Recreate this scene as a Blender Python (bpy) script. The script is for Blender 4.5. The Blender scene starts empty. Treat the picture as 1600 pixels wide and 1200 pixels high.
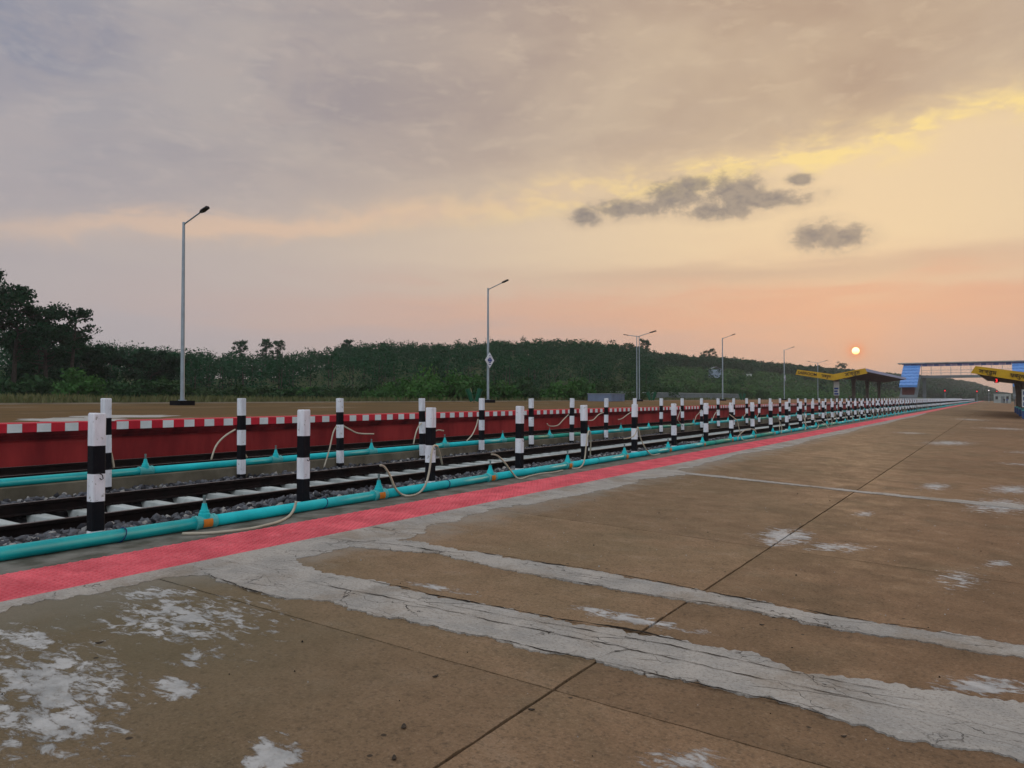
import bpy, bmesh, math, random
import numpy as np
from mathutils import Vector, Matrix, noise as mnoise

rad = math.radians
rng = np.random.default_rng(7)
random.seed(7)
sc = bpy.context.scene
col = sc.collection

# ------------------------------------------------------------------ camera
FPX, CAMZ = 1190.0, 1.27                # focal length in photo pixels, height over the rail head
YAW, PITCH = math.atan(757 / FPX), math.atan(22.5 / FPX)
cam_d = bpy.data.cameras.new('camera')
cam_d.sensor_fit = 'HORIZONTAL'; cam_d.sensor_width = 36.0
cam_d.lens = 36.0 * FPX / 1600.0
cam_d.clip_start = 0.05; cam_d.clip_end = 6000
cam = bpy.data.objects.new('camera', cam_d); col.objects.link(cam)
cam.location = (0, 0, CAMZ); cam.rotation_euler = (rad(90) + PITCH, 0, YAW)
sc.camera = cam

# ------------------------------------------------------------------ node helpers
def s2l(c):
    return tuple(((v / 255) / 12.92 if v / 255 <= .04045 else ((v / 255 + .055) / 1.055) ** 2.4) for v in c)

class NB:
    """small node builder"""
    def __init__(s, tree): s.t = tree; s.n = tree.nodes; s.l = tree.links
    def put(s, sock, v):
        if hasattr(v, 'is_output') or isinstance(v, bpy.types.NodeSocket): s.l.new(v, sock)
        elif isinstance(v, (tuple, list)):
            v = tuple(v)
            if len(sock.default_value) == 4 and len(v) == 3: v = v + (1.0,)
            sock.default_value = v
        else: sock.default_value = v
    def m(s, op, a, b=0.0, c=None, clamp=False):
        n = s.n.new('ShaderNodeMath'); n.operation = op; n.use_clamp = clamp
        s.put(n.inputs[0], a); s.put(n.inputs[1], b)
        if c is not None: s.put(n.inputs[2], c)
        return n.outputs[0]
    def add(s, a, b): return s.m('ADD', a, b)
    def sub(s, a, b): return s.m('SUBTRACT', a, b)
    def mul(s, a, b): return s.m('MULTIPLY', a, b)
    def mx(s, a, b): return s.m('MAXIMUM', a, b)
    def gauss(s, d, w):
        q = s.m('DIVIDE', d, w); return s.m('EXPONENT', s.mul(s.mul(q, q), -1.0))
    def step(s, x, a, b, lo=0.0, hi=1.0, kind='SMOOTHSTEP'):
        n = s.n.new('ShaderNodeMapRange'); n.interpolation_type = kind
        s.put(n.inputs[0], x); n.inputs[1].default_value = a; n.inputs[2].default_value = b
        n.inputs[3].default_value = lo; n.inputs[4].default_value = hi
        return n.outputs[0]
    def mix(s, f, a, b, blend='MIX'):
        n = s.n.new('ShaderNodeMix'); n.data_type = 'RGBA'; n.blend_type = blend
        s.put(n.inputs[0], f); s.put(n.inputs[6], a); s.put(n.inputs[7], b)
        return n.outputs[2]
    def vec(s, x, y, z=0.0):
        n = s.n.new('ShaderNodeCombineXYZ'); s.put(n.inputs[0], x); s.put(n.inputs[1], y); s.put(n.inputs[2], z)
        return n.outputs[0]
    def xyz(s, v):
        n = s.n.new('ShaderNodeSeparateXYZ'); s.l.new(v, n.inputs[0]); return n.outputs
    def vscale(s, v, k):
        n = s.n.new('ShaderNodeVectorMath'); n.operation = 'MULTIPLY'; s.put(n.inputs[0], v); n.inputs[1].default_value = k
        return n.outputs[0]
    def noise(s, v, scale=1.0, detail=4.0, rough=0.55, dist=0.0):
        n = s.n.new('ShaderNodeTexNoise')
        if v is not None: s.l.new(v, n.inputs['Vector'])
        n.inputs['Scale'].default_value = scale; n.inputs['Detail'].default_value = detail
        n.inputs['Roughness'].default_value = rough; n.inputs['Distortion'].default_value = dist
        return n.outputs['Fac']
    def voro(s, v, scale, feature='F1', rand=1.0):
        n = s.n.new('ShaderNodeTexVoronoi'); n.feature = feature
        if v is not None: s.l.new(v, n.inputs['Vector'])
        n.inputs['Scale'].default_value = scale
        if 'Randomness' in n.inputs: n.inputs['Randomness'].default_value = rand
        return n.outputs[0]
    def pos(s):
        n = s.n.new('ShaderNodeNewGeometry'); return n.outputs['Position']
    def obj(s):
        n = s.n.new('ShaderNodeTexCoord'); return n.outputs['Object']
    def orand(s):
        n = s.n.new('ShaderNodeObjectInfo'); return n.outputs['Random']
    def bump(s, h, dist, strength=1.0):
        n = s.n.new('ShaderNodeBump'); s.l.new(h, n.inputs['Height'])
        n.inputs['Distance'].default_value = dist; n.inputs['Strength'].default_value = strength
        return n.outputs[0]

# ------------------------------------------------------------------ sky
SUN_AZ, SUN_EL = -8.15, 3.26            # degrees, azimuth from +Y (along the track), negative to the left
w = bpy.data.worlds.new('World'); sc.world = w; w.use_nodes = True
B = NB(w.node_tree); w.node_tree.nodes.clear()
tc = B.n.new('ShaderNodeTexCoord')
nrm = B.n.new('ShaderNodeVectorMath'); nrm.operation = 'NORMALIZE'; B.l.new(tc.outputs['Generated'], nrm.inputs[0])
D = nrm.outputs[0]
dx, dy, dz = B.xyz(D)
az = B.mul(B.m('ARCTAN2', dx, dy), 57.29578)
el = B.mul(B.m('ARCSINE', dz), 57.29578)
nish = B.n.new('ShaderNodeTexSky'); nish.sky_type = 'NISHITA'; nish.sun_disc = False
nish.sun_elevation = rad(SUN_EL); nish.sun_rotation = rad(SUN_AZ)
nish.air_density = 1.0; nish.dust_density = 2.0; nish.ozone_density = 1.0
clear = B.vscale(nish.outputs[0], (.1, .1, .1))
daz = B.sub(az, SUN_AZ)
ae = B.vec(B.mul(az, .1), B.mul(el, .26))
pl = B.m('DIVIDE', 1.0, B.add(B.mx(dz, 0.0), .16))
cp = B.vec(B.mul(dx, pl), B.mul(dy, pl))
n1 = B.noise(cp, 1.6, 4, .55, .4)
n2 = B.noise(ae, 1.3, 5, .6, .5)
n3 = B.noise(B.vscale(ae, (1.0, 2.6, 1.0)), .9, 3, .55, .3)
n4 = B.noise(ae, 3.2, 4, .6, .3)
wz = B.gauss(daz, 35.0)
wz2 = B.gauss(daz, 43.0)
c_low = B.mix(wz, s2l((174, 171, 177)), s2l((214, 172, 150)))
c_mid = B.mix(wz, s2l((184, 174, 174)), s2l((240, 211, 170)))
c_bel = B.mix(B.step(B.add(el, B.mul(B.sub(n3, .5), 5.0)), 3.5, 12.0), c_low, c_mid)
c_bel = B.mix(B.mul(B.step(el, 4.6, .6), .72), c_bel, B.mix(wz, s2l((176, 171, 170)), s2l((188, 163, 150))))
# pink veil over the low sun side
c_bel = B.mix(B.mul(B.gauss(B.add(B.sub(el, 6.4), B.mul(B.sub(n3, .5), 6.0)), 1.5), B.mul(wz, .6)), c_bel, s2l((229, 169, 136)))
c_up = B.mix(wz2, s2l((136, 145, 166)), s2l((186, 160, 138)))
c_up = B.mix(B.mul(B.step(n1, .38, .68), .8), c_up, B.mix(wz2, s2l((168, 166, 174)), s2l((214, 190, 160))))
c_up = B.mix(B.mul(B.step(n2, .46, .66), .45), c_up, B.mix(wz2, s2l((172, 166, 172)), s2l((200, 176, 152))))
c_up = B.mix(B.mul(B.step(n4, .5, .7), .25), c_up, B.mix(wz2, s2l((184, 178, 182)), s2l((226, 202, 170))))
edge = B.sub(18.3, B.mul(B.m('ABSOLUTE', az), .115))
ed = B.add(B.sub(el, edge), B.mul(B.sub(n2, .5), 5.0))
soft = B.add(1.0, B.mul(B.m('ABSOLUTE', daz), .055))
m_up = B.step(B.m('DIVIDE', B.add(ed, B.mul(B.sub(n1, .5), 4.0)), soft), -1.5, 2.4)
sky = B.mix(m_up, c_bel, c_up)
# lit rim of the cloud bank
rim = B.mul(B.gauss(B.add(ed, .35), 1.05), B.gauss(B.add(daz, 1.0), 23.0))
rim = B.m('MINIMUM', B.mul(rim, B.step(n4, .38, .62, .2, 1.3)), 1.0)
sky = B.mix(B.mul(rim, .95), sky, s2l((253, 223, 152)))
rim2 = B.mul(B.gauss(B.add(ed, .2), .9), B.mul(B.gauss(B.add(daz, 42.0), 20.0), .7))
sky = B.mix(rim2, sky, s2l((228, 194, 166)))
# thin bars of cloud low over the sun side
bar = B.mul(B.gauss(B.add(B.sub(el, 9.0), B.mul(B.sub(n3, .5), 2.2)), .75), B.gauss(B.add(daz, 6.0), 17.0))
sky = B.mix(B.mul(bar, .55), sky, s2l((196, 166, 146)))
# small grey cumulus in the afterglow: (azimuth, elevation, half width, half height)
def px_dir(u, v):
    th = math.atan((u - 800) / FPX)
    return math.degrees(th - YAW), math.degrees(math.atan((622.5 - v) / FPX * math.cos(th)))
blobs = [(918, 338, 26, 13), (985, 325, 55, 15), (1060, 305, 48, 24), (1085, 290, 30, 14), (1150, 298, 45, 26), (1190, 312, 75, 14),
         (1130, 328, 60, 14), (1252, 279, 20, 9), (1282, 366, 38, 21), (1312, 372, 44, 19)]
cm = None
for (u, v, hw, hh) in blobs:
    a0, e0 = px_dir(u, v); a1 = px_dir(u + hw, v)[0]; e1 = px_dir(u, v - hh)[1]
    qa = B.m('DIVIDE', B.sub(az, a0), (a1 - a0)); qe = B.m('DIVIDE', B.sub(el, e0), (e1 - e0))
    q = B.sub(1.0, B.m('SQRT', B.add(B.mul(qa, qa), B.mul(qe, qe))))
    cm = q if cm is None else B.m('SMOOTH_MAX', cm, q, .18)
nin = B.noise(B.vec(B.mul(az, .12), B.mul(el, .2)), 9.0, 4, .6, .3)
nz = B.noise(B.vec(B.mul(az, .12), B.mul(el, .16)), 4.5, 6, .66, .25)
cmask = B.step(B.add(cm, B.add(B.mul(B.sub(nz, .5), 2.3), B.mul(B.sub(nin, .5), 1.4))), -.4, .55)
cmask = B.mul(cmask, B.step(cm, -.85, .05))
sky = B.mix(B.mul(B.step(B.add(cm, B.mul(B.sub(nin, .5), .9)), -1.1, .1), .3), sky, s2l((186, 166, 148)))
sky = B.mix(B.mul(cmask, B.step(nin, .3, .62, .97, .72)), sky, s2l((138, 130, 126)))
# unseen sky brightened towards the zenith and the east to light the foreground
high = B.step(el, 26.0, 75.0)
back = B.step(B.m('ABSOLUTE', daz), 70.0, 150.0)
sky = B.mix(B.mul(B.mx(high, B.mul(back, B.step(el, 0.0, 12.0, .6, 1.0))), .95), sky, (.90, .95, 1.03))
sky = B.mix(.03, sky, clear)
# the sun's own disc and its small halo
sd = (math.sin(rad(SUN_AZ)) * math.cos(rad(SUN_EL)), math.cos(rad(SUN_AZ)) * math.cos(rad(SUN_EL)), math.sin(rad(SUN_EL)))
dot = B.n.new('ShaderNodeVectorMath'); dot.operation = 'DOT_PRODUCT'; B.l.new(D, dot.inputs[0]); dot.inputs[1].default_value = sd
ang = B.mul(B.m('ARCCOSINE', B.m('MINIMUM', dot.outputs['Value'], 1.0)), 57.29578)
sky = B.mix(B.mul(B.gauss(ang, 2.2), .25), sky, s2l((255, 178, 120)))
sky = B.mix(B.mul(B.gauss(ang, .48), .8), sky, s2l((255, 150, 84)))
disc = B.step(ang, .26, .215)
sky = B.mix(disc, sky, B.mix(B.step(el, SUN_EL - .3, SUN_EL + .1), (1.9, 1.15, .32), (2.6, 2.2, 1.1)))
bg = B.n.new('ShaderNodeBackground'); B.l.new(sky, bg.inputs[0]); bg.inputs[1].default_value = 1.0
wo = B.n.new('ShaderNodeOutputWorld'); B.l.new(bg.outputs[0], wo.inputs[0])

sun_d = bpy.data.lights.new('sun', 'SUN'); sun_d.energy = 0.6; sun_d.angle = rad(3.0); sun_d.color = (1.0, .62, .36)
sun = bpy.data.objects.new('sun', sun_d); col.objects.link(sun)
sun.rotation_euler = Vector(sd).to_track_quat('Z', 'Y').to_euler()
sc.view_settings.view_transform = 'Standard'; sc.view_settings.look = 'None'
sc.view_settings.exposure = 0.0; sc.view_settings.gamma = 1.0; sc.view_settings.use_curve_mapping = False
sc.cycles.use_denoising = True
sc.cycles.use_adaptive_sampling = True; sc.cycles.adaptive_threshold = .02
w.cycles.sampling_method = 'MANUAL'; w.cycles.sample_map_resolution = 512
sc.cycles.max_bounces = 5; sc.cycles.diffuse_bounces = 2; sc.cycles.glossy_bounces = 2; sc.cycles.volume_bounces = 0

# ------------------------------------------------------------------ pixel -> place helpers
cF = np.array([-math.sin(YAW) * math.cos(PITCH), math.cos(YAW) * math.cos(PITCH), math.sin(PITCH)])
cR = np.array([math.cos(YAW), math.sin(YAW), 0.0]); cU = np.cross(cR, cF); cC = np.array([0, 0, CAMZ])
def ray(u, v): return cF + cR * (u - 800) / FPX - cU * (v - 600) / FPX
def at_z(u, v, z): r = ray(u, v); return cC + r * ((z - CAMZ) / r[2])
def at_x(u, v, X): r = ray(u, v); return cC + r * (X / r[0])
def at_y(u, v, Y): r = ray(u, v); return cC + r * (Y / r[1])
SL = .04                                   # the near platform falls away from the track
def pz(X): return .02 - SL * (5.96 + X)

# ------------------------------------------------------------------ object helpers
class MB:
    def __init__(s): s.v = []; s.f = []; s.mi = []
    def quad(s, pts, mi=0):
        o = len(s.v); s.v += [tuple(p) for p in pts]; s.f.append(tuple(range(o, o + len(pts)))); s.mi.append(mi)
    def box(s, a, b, mi=0, M=None):
        o = len(s.v)
        P = [(x, y, z) for z in (a[2], b[2]) for y in (a[1], b[1]) for x in (a[0], b[0])]
        if M is not None: P = [tuple(M @ Vector(p)) for p in P]
        s.v += P
        for q in ((0, 2, 3, 1), (4, 5, 7, 6), (0, 1, 5, 4), (2, 6, 7, 3), (0, 4, 6, 2), (1, 3, 7, 5)):
            s.f.append(tuple(o + i for i in q)); s.mi.append(mi)
    def rings(s, rings, mi=0, cap=True, closed=True):
        o = len(s.v); n = len(rings[0])
        for r in rings: s.v += [tuple(p) for p in r]
        for k in range(len(rings) - 1):
            for i in range(n if closed else n - 1):
                j = (i + 1) % n
                s.f.append((o + k * n + i, o + k * n + j, o + (k + 1) * n + j, o + (k + 1) * n + i)); s.mi.append(mi)
        if cap:
            s.f.append(tuple(o + i for i in reversed(range(n)))); s.mi.append(mi)
            s.f.append(tuple(o + (len(rings) - 1) * n + i for i in range(n))); s.mi.append(mi)
    def tube(s, pts, r, n=8, mi=0):
        pts = [Vector(p) for p in pts]; R = r if isinstance(r, (list, tuple)) else [r] * len(pts)
        t0 = (pts[1] - pts[0]).normalized()
        ref = Vector((0, 0, 1)) if abs(t0.z) < .9 else Vector((1, 0, 0))
        x = t0.cross(ref).normalized(); rr = []
        for i, p in enumerate(pts):
            t = (pts[min(i + 1, len(pts) - 1)] - pts[max(i - 1, 0)]).normalized()
            x = (x - t * x.dot(t)).normalized(); y = t.cross(x)
            rr.append([p + (x * math.cos(2 * math.pi * k / n) + y * math.sin(2 * math.pi * k / n)) * R[i] for k in range(n)])
        s.rings(rr, mi)
    def extrude_y(s, prof, y0, y1, mi=0):
        s.rings([[(x, y0, z) for x, z in prof], [(x, y1, z) for x, z in prof]], mi)
    def mesh(s, name, mats, smooth=False):
        me = bpy.data.meshes.new(name); me.from_pydata(s.v, [], s.f)
        for m in (mats if isinstance(mats, (list, tuple)) else [mats]): me.materials.append(m)
        if any(s.mi): me.polygons.foreach_set('material_index', s.mi)
        if smooth: me.polygons.foreach_set('use_smooth', [True] * len(s.f))
        bm = bmesh.new(); bm.from_mesh(me); bmesh.ops.recalc_face_normals(bm, faces=bm.faces); bm.to_mesh(me); bm.free()
        return me
    def build(s, name, mats, parent=None, smooth=False, loc=None):
        return add(name, s.mesh(name, mats, smooth), parent, loc)

def add(name, me, parent=None, loc=None, rz=None):
    o = bpy.data.objects.new(name, me); col.objects.link(o)
    if parent is not None: o.parent = parent
    if loc is not None: o.location = loc
    if rz is not None: o.rotation_euler = (0, 0, rz)
    return o
def tag(o, label=None, cat=None, group=None, kind=None):
    if label: o['label'] = label
    if cat: o['category'] = cat
    if group: o['group'] = group
    if kind: o['kind'] = kind
    return o
def empty(name, loc=(0, 0, 0), rz=0.0):
    o = bpy.data.objects.new(name, None); col.objects.link(o); o.location = loc; o.rotation_euler = (0, 0, rz)
    o.empty_display_size = .1
    return o
def copy_tree(o, parent=None):
    c = o.copy(); col.objects.link(c)
    if parent is not None: c.parent = parent
    for ch in o.children: copy_tree(ch, c)
    return c

# ------------------------------------------------------------------ materials
def mat(name, c1, c2=None, scale=4.0, rough=.7, bump=0.0, bscale=None, spec=.3, metal=0.0, detail=5, objspace=False, rand=0.0, stretch=None):
    m = bpy.data.materials.new(name); m.use_nodes = True
    b = NB(m.node_tree); p = m.node_tree.nodes['Principled BSDF']
    v = b.obj() if objspace else b.pos()
    if stretch: v = b.vscale(v, stretch)
    c2 = c2 or tuple(x * .72 for x in c1)
    f = b.step(b.noise(v, scale, detail, .6), .3, .7)
    c = b.mix(f, c1, c2)
    if rand:
        r = b.orand(); c = b.mix(1.0, c, b.vec(*[b.step(r, 0, 1, 1 - rand, 1 + rand, 'LINEAR')] * 3), 'MULTIPLY')
    b.put(p.inputs['Base Color'], c); p.inputs['Roughness'].default_value = rough
    p.inputs['Specular IOR Level'].default_value = spec; p.inputs['Metallic'].default_value = metal
    if bump:
        b.l.new(b.bump(b.noise(v, bscale or scale * 6, 4, .6), bump), p.inputs['Normal'])
    return m

def patch_mask(b, P, x, y, ells):
    fl = b.noise(b.vscale(P, (7.5, 15.0, 5.0)), 1.0, 7, .7, .5)
    fine = b.noise(P, 26.0, 4, .6)
    M = None
    for (cx, cy, ru, rv, kk) in ells:
        det = ru[0] * rv[1] - ru[1] * rv[0]
        i00, i01, i10, i11 = rv[1] / det, -rv[0] / det, -ru[1] / det, ru[0] / det
        ex, ey = b.sub(x, cx), b.sub(y, cy)
        a = b.add(b.mul(ex, i00), b.mul(ey, i01)); c = b.add(b.mul(ex, i10), b.mul(ey, i11))
        q = b.sub(kk, b.m('SQRT', b.add(b.mul(a, a), b.mul(c, c))))
        M = q if M is None else b.mx(M, q)
    h = b.add(M, b.add(b.mul(b.sub(fl, .5), 3.6), b.mul(b.sub(fine, .5), .9)))
    return b.mul(b.step(h, -.06, .40), b.step(b.noise(P, 17.0, 5, .7), .28, .5, .62, 1.0)), h

def slab_material():
    m = bpy.data.materials.new('weathered_slab'); m.use_nodes = True
    b = NB(m.node_tree); p = m.node_tree.nodes['Principled BSDF']
    P = b.pos(); x, y, z = b.xyz(P)
    big = b.noise(P, .55, 5, .6, .4); mid = b.noise(P, 3.1, 7, .66, .1); fin = b.noise(P, 30.0, 5, .7)
    c = b.mix(b.step(big, .32, .68), (.25, .16, .093), (.21, .145, .082))
    c = b.mix(b.mul(b.step(x, -3.2, .8), .55), c, (.235, .122, .066))
    c = b.mix(b.mul(b.step(mid, .42, .74), .45), c, (.15, .10, .058))
    c = b.mix(b.mul(b.step(mid, .45, .25), .4), c, (.30, .22, .15))
    c = b.mix(b.mul(b.step(b.noise(P, .9, 6, .68, .3), .48, .72), .6), c, (.125, .095, .055))
    c = b.mix(b.mul(b.step(fin, .52, .66), .62), c, (.095, .064, .04))
    grain = b.noise(P, 62.0, 3, .75); c = b.mix(b.mul(b.step(grain, .52, .68), .6), c, (.075, .055, .038))
    c = b.mix(b.mul(b.step(grain, .46, .32), .4), c, (.36, .27, .185))
    st2 = b.noise(b.vscale(P, (2.2, 6.5, 1.0)), 1.4, 5, .68, .8); c = b.mix(b.mul(b.step(st2, .54, .74), .22), c, (.125, .088, .055))
    orr = b.orand(); c = b.mix(1.0, c, b.vec(*[b.step(orr, 0, 1, .86, 1.12, 'LINEAR')] * 3), 'MULTIPLY')
    # cement film washed over the strip beside the tiles
    film = b.mul(b.step(b.add(x, b.mul(b.sub(b.noise(P, 2.6, 6, .68), .5), 1.3)), -4.25, -4.95), b.step(y, 60.0, 4.0)); c = b.mix(b.mul(film, .55), c, (.30, .285, .25))
    # green-grey damp by the worn corner
    c = b.mix(b.mul(b.gauss(b.m('SQRT', b.add(b.mul(b.add(x, 4.3), b.add(x, 4.3)), b.mul(b.sub(y, 2.4), b.sub(y, 2.4)))), 1.5), .7), c, (.13, .115, .07))
    ells = [(-4.15, 2.86, (.62, .50), (-.62, .42), .5), (-3.7, 1.85, (.36, .26), (-.85, .42), .66), (-4.45, 2.1, (.3, .2), (-.4, .2), .5), (-4.75, 3.0, (.3, .3), (-.2, .15), .5), (-3.5, 2.5, (.3, .2), (-.2, .12), .35),
            (-3.27, 2.19, (.085, .065), (-.11, .07), 1.0), (-2.39, 2.02, (.09, .07), (-.14, .12), .9), (-1.85, 8.08, (.27, .24), (-.13, .55), .8),
            (-1.3, 7.92, (.33, .29), (-.06, .36), .55), (-.27, 7.24, (.32, .26), (-.03, .8), .3), (0, 8.19, (.18, .15), (0, .3), .55),
            (-.88, 14.4, (.3, .3), (-.05, .8), .6), (.2, 15.0, (.5, .5), (.02, 1.0), .6), (.02, 12.6, (.55, .5), (0, 1.2), .6),
            (-1.08, 2.94, (.2, .15), (-.05, .12), .55), (-1.4, 10.34, (.2, .19), (-.06, .4), .5), (-.06, 4.66, (.3, .2), (0, .2), .7),
            (-3.4, 4.32, (.5, .04), (-.1, .09), .5), (-1.95, 4.55, (.55, .03), (-.02, .14), .6),
            (-1.3, 28.3, (1.0, 1.2), (-.1, 2.0), .55), (1.2, 26.0, (1.6, .9), (-.1, 1.0), .5), (.6, 21.0, (1.0, .3), (0, .7), .4), (-2.9, 34.0, (1.0, .4), (0, 1.4), .4),
            (.3, 45.0, (2.2, 1.0), (0, 3.0), .35), (-1.5, 60.0, (2.0, .5), (0, 4.0), .35), (3.4, 9.5, (.8, .5), (-.4, .8), .5), (3.0, 3.5, (.7, .2), (-.2, .5), .5), (-3.0, -1.2, (1., .4), (-.3, .7), .4)]
    mask, h = patch_mask(b, P, x, y, ells)
    g = b.noise(P, 6.0, 5, .6)
    lime = b.mix(b.step(g, .35, .7), (.54, .535, .52), (.34, .345, .34))
    c = b.mix(b.mul(mask, .88), c, lime)
    # pits and dark specks
    vo = b.voro(b.vscale(P, (1, 1, .2)), 5.5); spk = b.step(b.add(vo, b.mul(b.sub(b.noise(P, 22, 3), .5), .12)), .085, .05)
    spk = b.mul(spk, b.step(b.noise(P, 2.2, 2), .5, .56))
    c = b.mix(b.mul(spk, .85), c, (.035, .028, .022))
    b.put(p.inputs['Base Color'], c)
    b.put(p.inputs['Roughness'], b.step(mid, .3, .7, .62, .9)); p.inputs['Specular IOR Level'].default_value = .10
    hh = b.add(b.mul(mask, .45), b.add(b.mul(b.noise(P, 9.0, 5, .65), .55), b.mul(b.noise(P, 70.0, 3, .7), .8)))
    b.l.new(b.bump(hh, .009), p.inputs['Normal'])
    return m

def mortar_material():
    m = bpy.data.materials.new('mortar'); m.use_nodes = True
    b = NB(m.node_tree); p = m.node_tree.nodes['Principled BSDF']
    P = b.pos(); mid = b.noise(P, 2.4, 6, .62, .6); fin = b.noise(P, 34.0, 5, .65); st = b.noise(b.vscale(P, (1.5, 14, 1)), 1.6, 6, .65, .6)
    c = b.mix(b.step(mid, .3, .7), (.42, .385, .34), (.30, .285, .26))
    c = b.mix(b.mul(b.step(st, .55, .75), .6), c, (.52, .50, .47))
    c = b.mix(b.mul(b.step(b.noise(P, 1.3, 6, .66), .48, .68), .6), c, (.23, .175, .12))
    c = b.mix(b.mul(b.step(fin, .54, .75), .5), c, (.20, .185, .165))
    gr = b.noise(P, 58.0, 3, .75); c = b.mix(b.mul(b.step(gr, .52, .68), .6), c, (.14, .125, .105))
    c = b.mix(b.mul(b.step(gr, .44, .26), .4), c, (.60, .58, .54))
    wv = b.n.new('ShaderNodeVectorMath'); wv.operation = 'ADD'; b.l.new(b.vscale(P, (1.2, 4.5, 1)), wv.inputs[0]); nn = b.noise(P, 3.0, 4, .6); b.l.new(b.vec(nn, b.mul(nn, 1.6), 0.0), wv.inputs[1])
    ck = b.voro(wv.outputs[0], 1.3, 'DISTANCE_TO_EDGE')
    crack = b.mul(b.step(b.add(ck, b.mul(b.sub(fin, .5), .02)), .012, .004), b.step(b.noise(P, 2.0, 3), .45, .58))
    c = b.mix(b.mul(crack, .85), c, (.06, .055, .05))
    b.put(p.inputs['Base Color'], c); p.inputs['Roughness'].default_value = .85; p.inputs['Specular IOR Level'].default_value = .12
    b.l.new(b.bump(b.sub(b.add(b.mul(mid, 1.0), b.add(b.mul(fin, .7), b.mul(st, .8))), b.mul(crack, 1.5)), .008), p.inputs['Normal'])
    return m

M = {}
M['slab'] = slab_material()
M['mortar'] = mortar_material()
M['gap'] = mat('joint_dirt', (.012, .010, .009), (.03, .025, .02), 20, .95, spec=.05)
M['pink'] = mat('pink_tile', (.76, .14, .165), (.56, .085, .105), 3.2, .7, .002, 40, .15, rand=.09)
M['ledge'] = mat('mossy_concrete', (.19, .18, .155), (.06, .06, .042), 3.4, .85, .006, 22)
M['plinth'] = mat('stained_concrete', (.20, .175, .125), (.095, .085, .058), 1.6, .9, .008, 14)
M['pipe'] = mat('turquoise_pipe', (.01, .60, .63), (.006, .47, .51), 3.0, .5, 0, spec=.3, rand=.05)
M['pipe_green'] = mat('green_pipe', (.02, .36, .27), (.015, .28, .20), 3.0, .5, 0, spec=.35, rand=.08)
M['sleeve'] = mat('pale_sleeve', (.10, .46, .46), (.06, .38, .37), 6, .45, 0, spec=.4)
M['sticker'] = mat('orange_sticker', (.72, .22, .02), (.6, .18, .02), 30, .5)
M['brass'] = mat('dull_nipple', (.17, .27, .27), (.12, .16, .16), 20, .5, 0, metal=.2)
M['white'] = mat('white_paint', (.82, .84, .90), (.70, .73, .80), 3.5, .6, .003, 24, rand=.06)
M['black'] = mat('black_paint', (.007, .007, .010), (.004, .004, .006), 6, .75, .002, 24, .12)
def worn(name, c1, c2, chip, amt):
    m = bpy.data.materials.new(name); m.use_nodes = True
    b = NB(m.node_tree); p = m.node_tree.nodes['Principled BSDF']; P = b.pos()
    c = b.mix(b.step(b.noise(b.vscale(P, (9, 9, 2.5)), 1.0, 5, .62), .35, .7), c1, c2)
    ch = b.step(b.add(b.noise(P, 16, 6, .68), b.mul(b.noise(P, 70, 3, .6), .18)), amt, amt + .05)
    c = b.mix(b.mul(ch, .8), c, chip)
    drip = b.step(b.noise(b.vscale(P, (38, 38, 3)), 1.0, 3, .6), .56, .74); c = b.mix(b.mul(drip, .35), c, tuple(x * .55 for x in c2))
    b.put(p.inputs['Base Color'], c); p.inputs['Roughness'].default_value = .7; p.inputs['Specular IOR Level'].default_value = .12
    b.l.new(b.bump(b.add(b.noise(P, 26, 4), b.mul(ch, -.4)), .003), p.inputs['Normal'])
    return m
M['pwhite'] = worn('post_white_paint', (.86, .87, .92), (.66, .68, .73), (.33, .31, .28), .70)
M['pblack'] = worn('post_black_paint', (.006, .006, .009), (.010, .010, .013), (.10, .10, .10), .74)
M['postconc'] = mat('bare_concrete', (.42, .40, .36), (.28, .26, .23), 14, .85, .01, 30)
M['wire'] = mat('wire', (.03, .028, .026), None, 10, .6)
M['blue_strap'] = mat('blue_strap', (.005, .035, .14), None, 10, .5)
M['hose'] = mat('cream_hose', (.52, .465, .36), (.42, .37, .28), 8, .5, 0, spec=.4, rand=.12)
M['rail'] = mat('rusty_rail', (.016, .010, .009), (.009, .007, .007), 5, .85, .002, 30, .1)
M['railtop'] = mat('rail_head', (.16, .12, .11), (.08, .055, .05), 6, .45, 0, metal=.3)
M['sleeper'] = mat('concrete_sleeper', (.50, .54, .53), (.36, .39, .37), 5, .85, .004, 30, rand=.15)
M['stone_plain'] = mat('ballast_stone', (.125, .13, .15), (.03, .03, .036), 9, .9, .004, 30)
M['bed'] = mat('ballast_bed', (.045, .043, .045), (.012, .011, .011), 14, .95, .03, 18)
M['red_wall'] = mat('red_oxide_wall', (.42, .045, .044), (.22, .024, .026), 1.0, .8, .004, 16, .1, stretch=(1, 1.1, .35))
M['red_dark'] = mat('stained_red_course', (.25, .026, .03), (.075, .012, .014), 1.5, .8, .004, 16, .1, stretch=(1, 1, .3))
M['red'] = mat('red_paint', (.60, .018, .04), (.50, .014, .03), 3, .55, .003, 20, rand=.1)
M['cwhite'] = mat('coping_white', (.78, .82, .82), (.66, .71, .71), 3, .6, .003, 20, rand=.05)
M['steel'] = mat('galvanised_pole', (.36, .43, .48), (.28, .33, .37), 2, .5, 0, spec=.5, metal=.35)
M['darkmetal'] = mat('dark_metal', (.035, .032, .034), None, 3, .5)
M['yellow'] = mat('yellow_fascia', (.60, .36, .012), (.50, .29, .01), 1.2, .6)
M['soffit'] = mat('grey_soffit', (.13, .12, .125), (.10, .09, .095), .8, .7)
M['roofsheet'] = mat('blue_white_sheet', (.40, .44, .62), (.33, .37, .54), 1, .5)
M['bluesheet'] = mat('blue_sheet', (.13, .32, .70), (.09, .25, .60), 1.5, .45)
M['navy'] = mat('blue_panel', (.08, .12, .30), None, 1, .6)
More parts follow.
